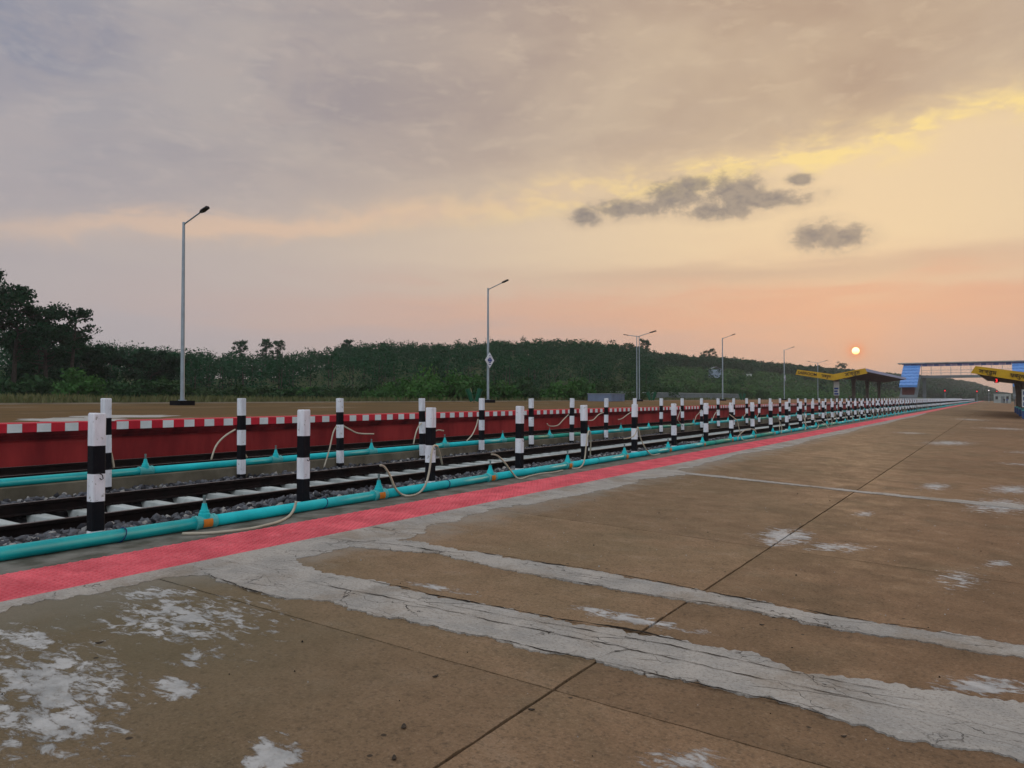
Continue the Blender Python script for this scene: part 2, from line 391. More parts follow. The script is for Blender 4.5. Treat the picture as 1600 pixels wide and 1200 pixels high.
M['mauve'] = mat('mauve_panel', (.26, .22, .36), None, 1, .6)
M['column'] = mat('grey_brown_column', (.15, .12, .10), (.11, .085, .07), 1.2, .8)
M['blue_base'] = mat('blue_plinth', (.035, .085, .24), (.03, .07, .19), 3, .6)
M['board'] = mat('sign_blue', (.02, .06, .30), None, 3, .5)
M['text'] = mat('sign_black', (.012, .01, .01), None, 3, .6)
M['brick_red'] = mat('red_brown_wall', (.13, .045, .04), None, 1.5, .8)
M['offwhite'] = mat('off_white_wall', (.62, .66, .64), (.5, .54, .52), .8, .8)
M['greybox'] = mat('blue_grey_box', (.17, .22, .33), (.14, .18, .26), 1.2, .7)
M['greywall'] = mat('grey_wall', (.20, .23, .24), (.15, .17, .175), .5, .85)
M['green'] = mat('green_paint', (.006, .10, .05), None, 5, .5)
M['bark'] = mat('bark', (.07, .055, .045), (.04, .032, .026), 6, .9, .01, 20)

def leaf_mat(name, c1, c2, c3):
    m = bpy.data.materials.new(name); m.use_nodes = True
    b = NB(m.node_tree); p = m.node_tree.nodes['Principled BSDF']
    at = b.n.new('ShaderNodeAttribute'); at.attribute_name = 'tint'
    c = b.mix(at.outputs['Fac'], c1, c2)
    c = b.mix(b.step(b.noise(b.pos(), .09, 3), .42, .66), c, c3)
    b.put(p.inputs['Base Color'], c); p.inputs['Roughness'].default_value = .7; p.inputs['Specular IOR Level'].default_value = .08
    tr = b.n.new('ShaderNodeBsdfTranslucent'); b.put(tr.inputs[0], c)
    mixs = b.n.new('ShaderNodeMixShader'); mixs.inputs[0].default_value = .12
    b.l.new(p.outputs[0], mixs.inputs[1]); b.l.new(tr.outputs[0], mixs.inputs[2])
    b.l.new(mixs.outputs[0], m.node_tree.nodes['Material Output'].inputs[0])
    return m
M['leaf'] = leaf_mat('tree_leaves', (.009, .04, .019), (.02, .064, .028), (.014, .05, .024))
M['leaf_forest'] = leaf_mat('forest_leaves', (.005, .046, .018), (.014, .076, .027), (.009, .058, .022))
M['leaf_bush'] = leaf_mat('bush_leaves', (.03, .09, .025), (.08, .19, .045), (.045, .115, .035))
M['leaf_dark'] = leaf_mat('dark_bush_leaves', (.016, .05, .02), (.036, .082, .03), (.04, .07, .028))
M['grass'] = leaf_mat('dry_grass', (.09, .11, .045), (.16, .15, .07), (.11, .12, .05))

def emit(name, c, k):
    m = bpy.data.materials.new(name); m.use_nodes = True
    p = m.node_tree.nodes['Principled BSDF']; p.inputs['Base Color'].default_value = (*c, 1)
    p.inputs['Emission Color'].default_value = (*c, 1); p.inputs['Emission Strength'].default_value = k
    return m
M['redlight'] = emit('red_lamp', (1.0, .02, .03), 1.8)
M['whitelight'] = emit('white_lamp', (1.0, .9, .85), 1.5)

def stone_mat():
    m = bpy.data.materials.new('ballast_stones'); m.use_nodes = True
    b = NB(m.node_tree); p = m.node_tree.nodes['Principled BSDF']
    at = b.n.new('ShaderNodeAttribute'); at.attribute_name = 'tint'
    c = b.mix(b.step(at.outputs['Fac'], .0, .75), (.022, .022, .027), (.13, .135, .15)); c = b.mix(b.step(at.outputs['Fac'], .86, .93), c, (.33, .32, .30))
    c = b.mix(b.mul(b.step(b.noise(b.pos(), 30, 3), .45, .7), .4), c, (.05, .045, .04))
    b.put(p.inputs['Base Color'], c); p.inputs['Roughness'].default_value = .9; p.inputs['Specular IOR Level'].default_value = .15
    return m
M['stone'] = stone_mat()
# ------------------------------------------------------------------ terrain
RT = [(-400, 520, 150), (130, 531, 160), (280, 548, 170), (360, 554, 180), (450, 554, 190), (520, 543, 200), (600, 534, 205), (700, 536, 215),
      (800, 529, 225), (900, 531, 240), (985, 536, 255), (1018, 549, 320), (1080, 555, 345), (1130, 558, 375), (1200, 566, 430), (1260, 571, 480),
      (1350, 580, 640), (1450, 588, 900), (1520, 597, 1100), (1550, 606, 1250), (1562, 614, 1280), (1600, 617, 1300)]
t_az, t_rr, t_hr = [], [], []
for u, v, r in RT:
    th = math.atan((u - 800) / FPX); t_az.append(math.degrees(th - YAW)); t_rr.append(r)
    t_hr.append((622.5 - v) * r * math.cos(th) / FPX + CAMZ - 5.3)
t_az.append(40); t_rr.append(1100); t_hr.append(1.0)
f_az = [-110, -66, -45, -33, -23, -16, -9, -3, 0, 40]; f_rf = [70, 92, 98, 105, 135, 190, 290, 450, 700, 800]
def terrain_z(X, Y):
    X = np.asarray(X, float); Y = np.asarray(Y, float)
    r = np.hypot(X, Y); a = np.degrees(np.arctan2(X, Y))
    a = np.where(a < -115, -115, a)
    rr = np.interp(a, t_az, t_rr); hr = np.interp(a, t_az, t_hr); rf = np.interp(a, f_az, f_rf)
    t = np.clip((r - rf) / np.maximum(rr - rf, 1), 0, 1); s = t * t * (3 - 2 * t)
    tilt = np.clip((r - rr) / 600, 0, 1)
    left = np.clip((-X - 33.2) / .8, 0, 1)
    z = -.75 + left * 1.75 + np.maximum(hr - 1.0, 0) * s * (1 - .6 * tilt) * np.maximum(np.clip((-X - 34) / 20, 0, 1), np.clip((r - 470) / 120, 0, 1))
    z += left * .25 * np.sin(X * .11 + 1) * np.sin(Y * .07) * np.clip((-X - 36) / 20, 0, 1)
    return z

def terrain_mat():
    m = bpy.data.materials.new('hill_ground'); m.use_nodes = True
    b = NB(m.node_tree); p = m.node_tree.nodes['Principled BSDF']; P = b.pos()
    a = b.noise(P, .12, 6, .62, .5); c2 = b.noise(P, .9, 5, .65); d = b.noise(P, .03, 3, .5)
    c = b.mix(b.step(a, .35, .65), (.055, .07, .028), (.035, .058, .022))
    c = b.mix(b.mul(b.step(c2, .5, .72), .6), c, (.022, .038, .014))
    c = b.mix(b.mul(b.step(d, .56, .66), .4), c, (.15, .105, .06))
    b.put(p.inputs['Base Color'], c); p.inputs['Roughness'].default_value = .95; p.inputs['Specular IOR Level'].default_value = .1
    b.l.new(b.bump(c2, .3), p.inputs['Normal'])
    return m
gx = np.unique(np.concatenate([np.linspace(-1300, -400, 30), np.linspace(-400, -60, 86), np.linspace(-60, -36, 13), [-34.4, -34.0, -33.6, -33.2, -32, -16.7, -5, 12], np.linspace(20, 860, 24)]))
gy = np.unique(np.concatenate([np.linspace(-500, -60, 16), np.linspace(-60, 420, 121), np.linspace(420, 1500, 50)]))
GX, GY = np.meshgrid(gx, gy); GZ = terrain_z(GX, GY)
nv = GX.shape; idx = np.arange(GX.size).reshape(nv)
fq = np.stack([idx[:-1, :-1], idx[:-1, 1:], idx[1:, 1:], idx[1:, :-1]], -1).reshape(-1, 4)
me = bpy.data.meshes.new('ground'); me.from_pydata(np.stack([GX, GY, GZ], -1).reshape(-1, 3).tolist(), [], fq.tolist())
me.materials.append(terrain_mat()); me.polygons.foreach_set('use_smooth', [True] * len(fq))
tag(add('ground', me), kind='structure')

# ------------------------------------------------------------------ near platform
YA, YB = -7.0, 460.0
mb = MB()
prof = [(-5.955, -.6), (9.0, -.9), (9.0, pz(9.0) - .035), (-5.955, pz(-5.955) - .035)]
mb.extrude_y(prof, YA, YB)
platform = tag(mb.build('platform', M['gap']), kind='structure')

def jag(a, b_, n, amp, seed):
    """points from a to b_ with small uneven steps sideways"""
    a, b_ = np.array(a, float), np.array(b_, float); d = b_ - a; L = np.hypot(*d); nrm_ = np.array([-d[1], d[0]]) / L
    out = []
    for i in range(n):
        t = i / n; q = a + d * t
        k = amp * (mnoise.noise((q[0] * 9, q[1] * 9, seed)) + .7 * mnoise.noise((q[0] * 31, q[1] * 31, seed + 5)))
        out.append(q + nrm_ * (k if 0 < i else 0))
    return out
def sheet(name, outline, h, mats, parent, zoff=0.0):
    n = len(outline)
    top = [(p[0], p[1], pz(p[0]) + zoff) for p in outline]; bot = [(p[0], p[1], pz(p[0]) + zoff - h) for p in outline]
    me_ = bpy.data.meshes.new(name)
    bm = bmesh.new(); vt = [bm.verts.new(p) for p in top]; vb = [bm.verts.new(p) for p in bot]
    ftop = bm.faces.new(vt)
    for i in range(n): bm.faces.new((vt[i], vb[i], vb[(i + 1) % n], vt[(i + 1) % n]))
    bmesh.ops.triangulate(bm, faces=[ftop]); bmesh.ops.recalc_face_normals(bm, faces=bm.faces)
    bm.to_mesh(me_); bm.free(); me_.materials.append(mats)
    return add(name, me_, parent)
xs = [-5.268, -1.83, 1.85, 5.45, 8.95]
ys = [-6.9, -.95, 3.25, 7.4, 12.6] + [12.6 + 4.35 * k for k in range(1, 44)] + [YB - .1]
for j in range(len(ys) - 1):
    for i in range(len(xs) - 1):
        y0, y1 = ys[j], ys[j + 1]
        gx0 = .012 if i > 0 else 0; gy_ = .0065 if y0 < 8 else .005
        if 11 < y0: gy_ = .003
        x0, x1 = xs[i] + gx0 * .75, xs[i + 1] - gx0 * .75 - (.009 if i == 0 else 0)
        near = y0 < 14 and i < 2
        n1_, n2_ = (60, 70) if near else (2, 2); am = .008 if near else 0
        ol = jag((x0, y0 + gy_), (x1, y0 + gy_), n1_, am, j) + jag((x1, y0 + gy_), (x1, y1 - gy_), n2_, am, j + 9) + \
             jag((x1, y1 - gy_), (x0, y1 - gy_), n1_, am, j + 17) + jag((x0, y1 - gy_), (x0, y0 + gy_), n2_, am * .3, j + 23)
        sheet('slab', ol, .034, M['slab'], platform)

def rough_line(pts, step, amp, seed):
    out = []
    for (a, b_) in zip(pts[:-1], pts[1:]):
        a, b_ = np.array(a, float), np.array(b_, float); n = max(1, int(np.hypot(*(b_ - a)) / step))
        for i in range(n):
            q = a + (b_ - a) * i / n
            ex = mnoise.noise((q[0] * 4, q[1] * 4, seed)) * 1.0 + mnoise.noise((q[0] * 13, q[1] * 13, seed + 3)) * .55 + mnoise.noise((q[0] * 40, q[1] * 40, seed + 7)) * .4
            ey = mnoise.noise((q[0] * 4, q[1] * 4, seed + 11)) * 1.0 + mnoise.noise((q[0] * 13, q[1] * 13, seed + 13)) * .55 + mnoise.noise((q[0] * 40, q[1] * 40, seed + 17)) * .4
            out.append((q[0] + ex * amp * .6, q[1] + ey * amp))
    out.append(tuple(pts[-1])); return out
b1u = [(-4.95, 4.02), (-4.72, 4.2), (-4.24, 4.11), (-3.97, 4.14), (-3.22, 4.14), (-2.75, 4.18), (-2.3, 4.22), (-1.82, 4.3), (-1.44, 4.28), (-1.17, 4.36), (-.85, 4.24), (-.52, 4.38), (.1, 4.45), (.9, 4.42), (1.7, 4.5), (2.6, 4.4), (3.6, 4.46)]
b1l = [(-4.95, 3.52), (-4.75, 3.5), (-4.31, 3.44), (-3.96, 3.47), (-3.76, 3.56), (-3.23, 3.59), (-2.58, 3.65), (-2.18, 3.67), (-1.57, 3.73), (-.9, 3.76), (-.44, 3.70), (.08, 3.80), (.9, 3.84), (1.8, 3.8), (2.6, 3.86), (3.6, 3.82)]
b2u = [(-4.85, 5.2), (-4.45, 5.42), (-4.03, 5.39), (-3.23, 5.45), (-2.61, 5.51), (-1.86, 5.47), (-.94, 5.43), (-.31, 5.5), (.12, 5.54), (1.0, 5.5), (2.0, 5.56), (3.4, 5.52)]
b2l = [(-4.85, 4.88), (-4.62, 4.92), (-4.05, 5.14), (-3.12, 5.08), (-2.31, 5.09), (-1.9, 5.16), (-1.47, 5.2), (-1.04, 5.16), (-.67, 5.16), (-.3, 5.24), (.12, 5.26), (1.0, 5.24), (2.0, 5.28), (3.4, 5.26)]
eb = [(-5.09, -6.5), (-5.1, -3), (-5.04, -1), (-5.12, .8), (-5.1, 2.25), (-5.1, 2.45), (-5.01, 2.73), (-5.06, 3.3), (-4.9, 3.5), (-4.72, 4.22), (-4.78, 4.8), (-4.68, 5.3), (-4.62, 5.56), (-4.83, 5.98), (-4.92, 7.47), (-4.7, 9.56), (-4.7, 10.78), (-4.83, 11.4),
      (-4.55, 12.5), (-4.6, 12.95), (-4.86, 13.2), (-4.84, 13.94), (-5.01, 17.37), (-4.73, 21.3), (-4.9, 26), (-4.75, 31), (-4.95, 37), (-4.8, 44), (-4.98, 52), (-4.85, 60), (-5.1, 75)]
def ladder(name, A, Bl, h, z):
    """flat skin between two rough edge lines of equal length, with a thin worn edge all round"""
    n = len(A); mbl = MB(); T_ = lambda p, d: (p[0], p[1], pz(p[0]) + z - d)
    for i in range(n - 1):
        mbl.quad((T_(A[i], 0), T_(A[i + 1], 0), T_(Bl[i + 1], 0), T_(Bl[i], 0)))
        mbl.quad((T_(A[i], 0), T_(A[i], h), T_(A[i + 1], h), T_(A[i + 1], 0))); mbl.quad((T_(Bl[i], 0), T_(Bl[i + 1], 0), T_(Bl[i + 1], h), T_(Bl[i], h)))
    me_ = bpy.data.meshes.new(name); me_.from_pydata(mbl.v, [], mbl.f); me_.materials.append(M['mortar']); return add(name, me_, platform)
def wob(x, seed, amp):
    return amp * (mnoise.noise((x * 3.1, seed, 0)) + .7 * mnoise.noise((x * 9, seed, 4)) + .6 * mnoise.noise((x * 22, seed, 8)) + .34 * mnoise.noise((x * 45, seed, 2)))
def band(name, up, lo, seed, z):
    x0, x1 = max(up[0][0], lo[0][0]), min(up[-1][0], lo[-1][0]); n = int((x1 - x0) / .012)
    X = np.linspace(x0, x1, n); U = np.interp(X, [p[0] for p in up], [p[1] for p in up]); L_ = np.interp(X, [p[0] for p in lo], [p[1] for p in lo])
    A = [(x, u + wob(x, seed, .062)) for x, u in zip(X, U)]; Bl = [(x, l + wob(x, seed + 40, .055)) for x, l in zip(X, L_)]
    return ladder(name, A, Bl, .012, z)
band('concrete_patch', b1u, b1l, 1.3, .009)
band('concrete_patch', b2u, b2l, 8.1, .0085)
Y_ = np.concatenate([np.arange(-6.5, 16, .012), np.arange(16, 75, .1)]); E_ = np.interp(Y_, [p[1] for p in eb], [p[0] for p in eb])
ladder('concrete_edging', [(-5.272, y) for y in Y_], [(x + wob(y, 5.5, .07), y) for x, y in zip(E_, Y_)], .012, .0045)
b3u = [(-4.6, 12.98), (-3.6, 12.9), (-2.6, 12.78), (-1.7, 12.72), (-.6, 12.75), (.6, 12.95)]; b3l = [(-4.6, 12.72), (-3.6, 12.66), (-2.6, 12.62), (-1.7, 12.5), (-.6, 12.45), (.6, 12.4)]
band('concrete_patch', b3u, b3l, 21.0, .0055)

def crack(path, wd, seed, z):
    pts = rough_line(path, .025, .022, seed); n = len(pts); mbk = MB(); up, dn = [], []
    for i, p in enumerate(pts):
        t = i / (n - 1); k = wd * (.15 + abs(mnoise.noise((p[0] * 5, p[1] * 5, seed + 2))) * 1.9) * min(1, 8 * t, 8 * (1 - t)) * .5
        up.append((p[0], p[1] + k, pz(p[0]) + z)); dn.append((p[0], p[1] - k, pz(p[0]) + z))
    for i in range(n - 1): mbk.quad((up[i], up[i + 1], dn[i + 1], dn[i]))
    mbk.build('crack', M['gap'], platform)
off = lambda L, d: [(p[0], p[1] + d) for p in L]
crack(off(b1u[3:9], .008), .03, 2.2, .0125); crack(off(b2u[2:9], .0), .022, 3.3, .0126); crack(off(b2l[3:9], .0), .014, 4.1, .0127)
crack(off(b1l[5:11], -.004), .014, 5.7, .0128); crack(off(b1l[0:4], 0), .012, 6.5, .0129)
crack([(-4.5, 3.8), (-3.4, 3.9), (-2.6, 3.93), (-2.0, 3.98), (-1.2, 4.0), (-.2, 4.06), (1.2, 4.1)], .011, 7.9, .0130)
crack([(-3.2, 4.0), (-2.4, 4.08), (-1.7, 4.18), (-1.0, 4.2), (-.4, 4.24)], .012, 9.2, .0131)
crack([(-1.83, 3.74), (-1.80, 3.9), (-1.72, 4.02), (-1.74, 4.22)], .010, 10.4, .0132)
crack([(-5.2, 4.95), (-4.8, 5.05), (-4.4, 5.2), (-4.0, 5.22)], .014, 12.4, .0133)

# pink edge tiles: two rows of ribbed squares
def tile_mesh():
    mb = MB(); s_ = .171; t = .168
    def zz(x): return -SL * x
    mb.rings([[(-s_, -s_, -.03), (s_, -s_, -.03), (s_, s_, -.03), (-s_, s_, -.03)], [(-s_, -s_, zz(-s_) - .004), (s_, -s_, zz(s_) - .004), (s_, s_, zz(s_) - .004), (-s_, s_, zz(-s_) - .004)],
              [(-t, -t, zz(-t)), (t, -t, zz(t)), (t, t, zz(t)), (-t, t, zz(-t))]])
    for r in range(8):
        for c in range(6):
            cx = -t + (c + .5 + (.25 if r % 2 else -.25)) * (2 * t / 6.6) + .012; cy = -t + (r + .5) * (2 * t / 8)
            a, b_, h = .019, .0125, .0075
            mb.rings([[(cx - a, cy - b_, zz(cx)), (cx + a, cy - b_, zz(cx)), (cx + a, cy + b_, zz(cx)), (cx - a, cy + b_, zz(cx))],
                      [(cx - a * .6, cy - b_ * .55, zz(cx) + h), (cx + a * .6, cy - b_ * .55, zz(cx) + h), (cx + a * .6, cy + b_ * .55, zz(cx) + h), (cx - a * .6, cy + b_ * .55, zz(cx) + h)]])
    return mb.mesh('tile', M['pink'])
tm = tile_mesh(); TY0 = -1.0
for k in range(148):
    for c in range(2):
        X = -5.955 + .1735 + c * .345
        add('tile', tm, platform, (X, TY0 + k * .346, pz(X) + .0035 + random.uniform(-.0012, .0012)))
for (ya, yb) in ((YA, TY0 - .174), (TY0 + 148 * .346 - .172, YB - .2)):
    mb = MB(); mb.extrude_y([(-5.955, pz(-5.955) - .03), (-5.27, pz(-5.27) - .03), (-5.27, pz(-5.27) + .004), (-5.955, pz(-5.955) + .004)], ya, yb)
    tag(mb.build('tile_strip', M['pink'], platform), kind='stuff')
# small litter on the platform
mb = MB()
for k in range(520):
    X = random.uniform(-5.0, 2.0); Y = random.uniform(.8, 14) ; r_ = random.choice([.003, .004, .004, .005, .007]) * random.uniform(.7, 1.2)
    o = Vector((X, Y, pz(X) + r_ * .5 + .002)); a = random.uniform(0, 3)
    mb.rings([[o + Vector((math.cos(a + i * 1.26) * r_, math.sin(a + i * 1.26) * r_ * .7, -r_ * .6)) for i in range(5)], [o + Vector((math.cos(a + i * 1.26) * r_ * .5, math.sin(a + i * 1.26) * r_ * .4, r_ * .5)) for i in range(5)]], mi=0 if random.random() < .75 else 1)
tag(mb.build('grit', [M['postconc'], M['gap']]), 'small chips of mortar and grit strewn over the platform', 'grit', kind='stuff')
LEAF = mat('dead_leaf', (.03, .022, .016), (.05, .035, .022), 30, .8)
for (u, v, s_) in [(631, 1137, .022), (680, 1058, .018), (616, 1186, .018), (830, 1110, .015), (1318, 1152, .012), (155, 1005, .02), (1190, 977, .015)]:
    r = ray(u, v); t_ = (.02 - SL * 5.96 - CAMZ) / (r[2] + SL * r[0]); p_ = cC + r * t_
    mb = MB(); a = random.uniform(0, 3.1); n_ = 9
    ringb = [(math.cos(i * 2 * math.pi / n_) * s_ * (1.25 if i in (0,) else 1), math.sin(i * 2 * math.pi / n_) * s_ * .5, .003 + .002 * math.cos(i * 1.4)) for i in range(n_)]
    mb.rings([[(x, y, z - .003) for x, y, z in ringb], ringb])
    o = mb.build('dead_leaf', LEAF, None, False, (p_[0], p_[1], p_[2] + .004)); o.rotation_euler = (0, 0, a)
    tag(o, 'curled dark dead leaf lying on the brown platform slabs', 'leaf', 'dead leaves on the platform')

# ------------------------------------------------------------------ ledge, plinth, ballast
mb = MB(); mb.extrude_y([(-5.957, -.5), (-6.78, -.5), (-6.78, -.022), (-6.74, -.012), (-5.957, -.008)], YA, YB)
tag(mb.build('ledge', M['ledge']), kind='structure')
PLX = -11.13
mb = MB(); mb.extrude_y([(PLX, -.4), (PLX - .42, -.4), (PLX - .42, .075), (PLX - .40, .083), (PLX - .015, .083), (PLX, .07)], YA, YB)
tag(mb.build('pipe_plinth', M['plinth']), 'low stained concrete plinth wall between the two tracks', 'wall')
def bed_z(X, Y):
    base = np.interp(-X, [6.75, 7.0, 7.6, 8.1, 8.3, 8.42, 9.95, 10.1, 10.4, 11.1, 11.6, 12.6, 13.6, 13.8, 15.3, 15.45, 16.5],
                     [-.06, -.07, -.10, -.13, -.15, -.275, -.275, -.15, -.13, -.12, -.13, -.13, -.14, -.24, -.24, -.16, -.15])
    return base
bx_ = np.concatenate([np.arange(-16.5, -11.5, .25), np.arange(-11.5, -6.74, .085)])
by_ = np.concatenate([np.arange(-7, 32, .12), np.arange(32, 462, 4)])
BX, BY = np.meshgrid(bx_, by_)
BZ = bed_z(BX, BY) + rng.normal(0, .012, BX.shape)
ii = np.arange(BX.size).reshape(BX.shape)
fq = np.stack([ii[:-1, :-1], ii[:-1, 1:], ii[1:, 1:], ii[1:, :-1]], -1).reshape(-1, 4)
me = bpy.data.meshes.new('ballast_bed'); me.from_pydata(np.stack([BX, BY, BZ], -1).reshape(-1, 3).tolist(), [], fq.tolist()); me.materials.append(M['bed'])
tag(add('ballast_bed', me), kind='structure')
# stones
bm = bmesh.new(); bmesh.ops.create_icosphere(bm, subdivisions=1, radius=1.0)
ico_v = np.array([v.co[:] for v in bm.verts]); ico_f = np.array([[v.index for v in f.verts] for f in bm.faces]); bm.free()
def stones(zones):
    P = []
    for (a0, a1, y0, y1, dens) in zones:
        n = int((a1 - a0) * (y1 - y0) * dens)
        # closer together near the camera end
        t = rng.random(n) ** 1.35
        P.append(np.stack([-rng.uniform(a0, a1, n), y0 + (y1 - y0) * t, np.zeros(n)], 1))
    P = np.concatenate(P); n = len(P)
    s_ = rng.uniform(.020, .046, n)
    P[:, 2] = bed_z(P[:, 0], P[:, 1]) + s_ * rng.uniform(.0, .8, n)
    # the heap by the second front post
    hp = np.exp(-(((P[:, 0] + 7.35) / .4) ** 2 + ((P[:, 1] - 6.75) / .8) ** 2)); P[:, 2] += hp * .12
    q = rng.normal(size=(n, 4)); q /= np.linalg.norm(q, axis=1)[:, None]
    w_, x_, y_, z_ = q.T
    Rm = np.stack([1 - 2 * (y_ * y_ + z_ * z_), 2 * (x_ * y_ - z_ * w_), 2 * (x_ * z_ + y_ * w_), 2 * (x_ * y_ + z_ * w_), 1 - 2 * (x_ * x_ + z_ * z_), 2 * (y_ * z_ - x_ * w_),
                   2 * (x_ * z_ - y_ * w_), 2 * (y_ * z_ + x_ * w_), 1 - 2 * (x_ * x_ + y_ * y_)], -1).reshape(n, 3, 3)
    V = ico_v[None] * rng.uniform(.72, 1.28, (n, 12, 1)) * (s_[:, None, None] * rng.uniform(.75, 1.3, (n, 1, 3)))
    V = np.einsum('nij,nkj->nki', Rm, V) + P[:, None]
    F = ico_f[None] + (np.arange(n) * 12)[:, None, None]
    return V.reshape(-1, 3), F.reshape(-1, 3)
def np_mesh(name, V, F, mats, tint=None, smooth=False):
    me = bpy.data.meshes.new(name); k = F.shape[1]
    me.vertices.add(len(V)); me.vertices.foreach_set('co', np.ascontiguousarray(V, dtype=np.float32).ravel())
    me.loops.add(F.size); me.loops.foreach_set('vertex_index', np.ascontiguousarray(F, dtype=np.int32).ravel())
    me.polygons.add(len(F)); me.polygons.foreach_set('loop_start', np.arange(0, F.size, k, dtype=np.int32))
    me.polygons.foreach_set('loop_total', np.full(len(F), k, dtype=np.int32))
    me.materials.append(mats); me.update(calc_edges=True)
    if tint is not None:
        at = me.attributes.new('tint', 'FLOAT', 'POINT'); at.data.foreach_set('value', tint.astype(np.float32))
    return me
V, F = stones([(6.78, 8.25, .5, 28, 200), (8.42, 9.95, 2, 24, 100), (10.12, 11.1, 2, 28, 180), (12.0, 13.6, 4, 22, 60), (13.8, 15.3, 5, 24, 50)])
tag(add('ballast', np_mesh('ballast', V, F, M['stone'], np.repeat(rng.random(len(V) // 12), 12))), 'grey crushed stone ballast around the sleepers', 'ballast', kind='stuff')

# ------------------------------------------------------------------ tracks
def rail_mesh(y0, y1):
    h = .152; pr = [(-.068, -h), (.068, -h), (.068, -h + .012), (.012, -h + .028), (.009, -.045), (.034, -.036), (.035, -.008), (.028, 0), (-.028, 0), (-.035, -.008), (-.034, -.036), (-.009, -.045), (-.012, -h + .028), (-.068, -h + .012)]
    mb = MB(); mb.extrude_y(pr, y0, y1)
    mb.mi = [1 if all(abs(mb.v[i][2]) < .001 for i in f) else 0 for f in mb.f]
    return mb.mesh('rail', [M['rail'], M['railtop']])
def sleeper_mesh():
    mb = MB(); L = 1.375; st = [-L, -1.05, -.75, -.35, .35, .75, 1.05, L]; hh = [-.004, 0, 0, -.008, -.008, 0, 0, -.004]; ww = [.085, .085, .085, .075, .075, .085, .085, .085]
    mb.rings([[(x, -.145, -.2), (x, -w_, h - .008), (x, -w_ + .012, h), (x, w_ - .012, h), (x, w_, h - .008), (x, .145, -.2)] for x, h, w_ in zip(st, hh, ww)])
    return mb.mesh('sleeper', M['sleeper'])
def clip_mesh(sx):
    mb = MB(); mb.tube([(sx * .06, -.05, .02), (sx * .10, -.055, .03), (sx * .12, 0, .012), (sx * .10, .055, .03), (sx * .06, .05, .02)], .010, 6)
    return mb.mesh('clip', M['rail'], True)
sm, cmsh = sleeper_mesh(), {q: clip_mesh(q) for q in (-1, 1)}
def track(name, xc, label, ystart, sp, n):
    t = tag(empty(name, (xc, 0, 0)), label, 'railway track')
    rm = rail_mesh(YA, YB)
    for s_ in (-1, 1): add('rail', rm, t, (s_ * .838, 0, 0))
    for k in range(n):
        y = ystart + k * sp
        sl = add('sleeper', sm, t, (random.uniform(-.01, .01), y, -.152), random.uniform(-.012, .012))
        if k < 44:
            for s_ in (-1, 1):
                for q in (-1, 1): add('clip', cmsh[q], sl, (s_ * .838, 0, .0))
    return t
track('railway_track', -9.19, 'broad gauge track on pale concrete sleepers beside the pink platform edge', 4.30 - .495 * 6, .495, 150)
track('railway_track', -14.54, 'dark track running against the red wall of the opposite platform', 1.2, .6, 130)

# ------------------------------------------------------------------ far platform: red wall, coping, top
FX = -16.22; FZ = .782
mb = MB(); mb.extrude_y([(FX - .2, -.5), (FX - .6, -.5), (FX - .6, FZ - .2), (FX - .2, FZ - .36)], YA, YB)
wall = tag(mb.build('platform_wall', M['red_wall']), 'red oxide painted retaining wall of the opposite platform', 'wall')
for k in range(3):
    mb = MB(); xo = FX - .05 - .05 * k; zt = FZ - .187 - .058 * k
    mb.extrude_y([(xo, zt - .054), (FX - .5, zt - .054), (FX - .5, zt), (xo, zt)], YA, YB)
    mb.build('wall_course', M['red_dark'], wall)
def cope(m):
    mb = MB(); h = .1346
    mb.rings([[(.0, y, -.185), (.0, y, -.012), (-.012, y, 0), (-.5, y, .004), (-.5, y, -.185)] for y in (-h, h)])
    return mb.mesh('coping_block', [m])
def cope2(m):   # white face, red top
    mb = MB(); h = .1346
    mb.rings([[(.0, y, -.185), (.0, y, -.014), (-.012, y, 0), (-.5, y, .004), (-.5, y, -.185)] for y in (-h, h)])
    mb.mi = [1 if all(mb.v[i][2] > -.016 for i in f) and len(f) == 4 else 0 for f in mb.f]
    return mb.mesh('coping_block', [m, M['red']])
cr, cw = cope(M['red']), cope2(M['cwhite'])
for k in range(296):
    add('coping_block', cr if k % 2 else cw, wall, (FX, 7.91 + (k - 20) * .2732, FZ))
def stripe_mat():
    m = bpy.data.materials.new('coping_stripes'); m.use_nodes = True
    b = NB(m.node_tree); p = m.node_tree.nodes['Principled BSDF']; x, y, z = b.xyz(b.pos())
    fr = b.m('FRACT', b.m('DIVIDE', b.sub(y, 7.91 - .1366 + .2732), .5464))
    b.put(p.inputs['Base Color'], b.mix(b.mul(b.m('GREATER_THAN', fr, .5), b.m('LESS_THAN', z, FZ - .01)), (.57, .017, .035), (.72, .76, .76))); p.inputs['Roughness'].default_value = .6
    return m
for ya, yb in ((YA, 7.91 - 20.5 * .2732), (7.91 + 275.5 * .2732, YB)):
    mb = MB(); mb.extrude_y([(FX, FZ - .185), (FX, FZ - .012), (FX - .012, FZ), (FX - .5, FZ + .004), (FX - .5, FZ - .185)], ya, yb)
    tag(mb.build('coping_run', stripe_mat(), wall), kind='stuff')
def farz(X): return FZ + .004 + (-X - 16.7) * .0148
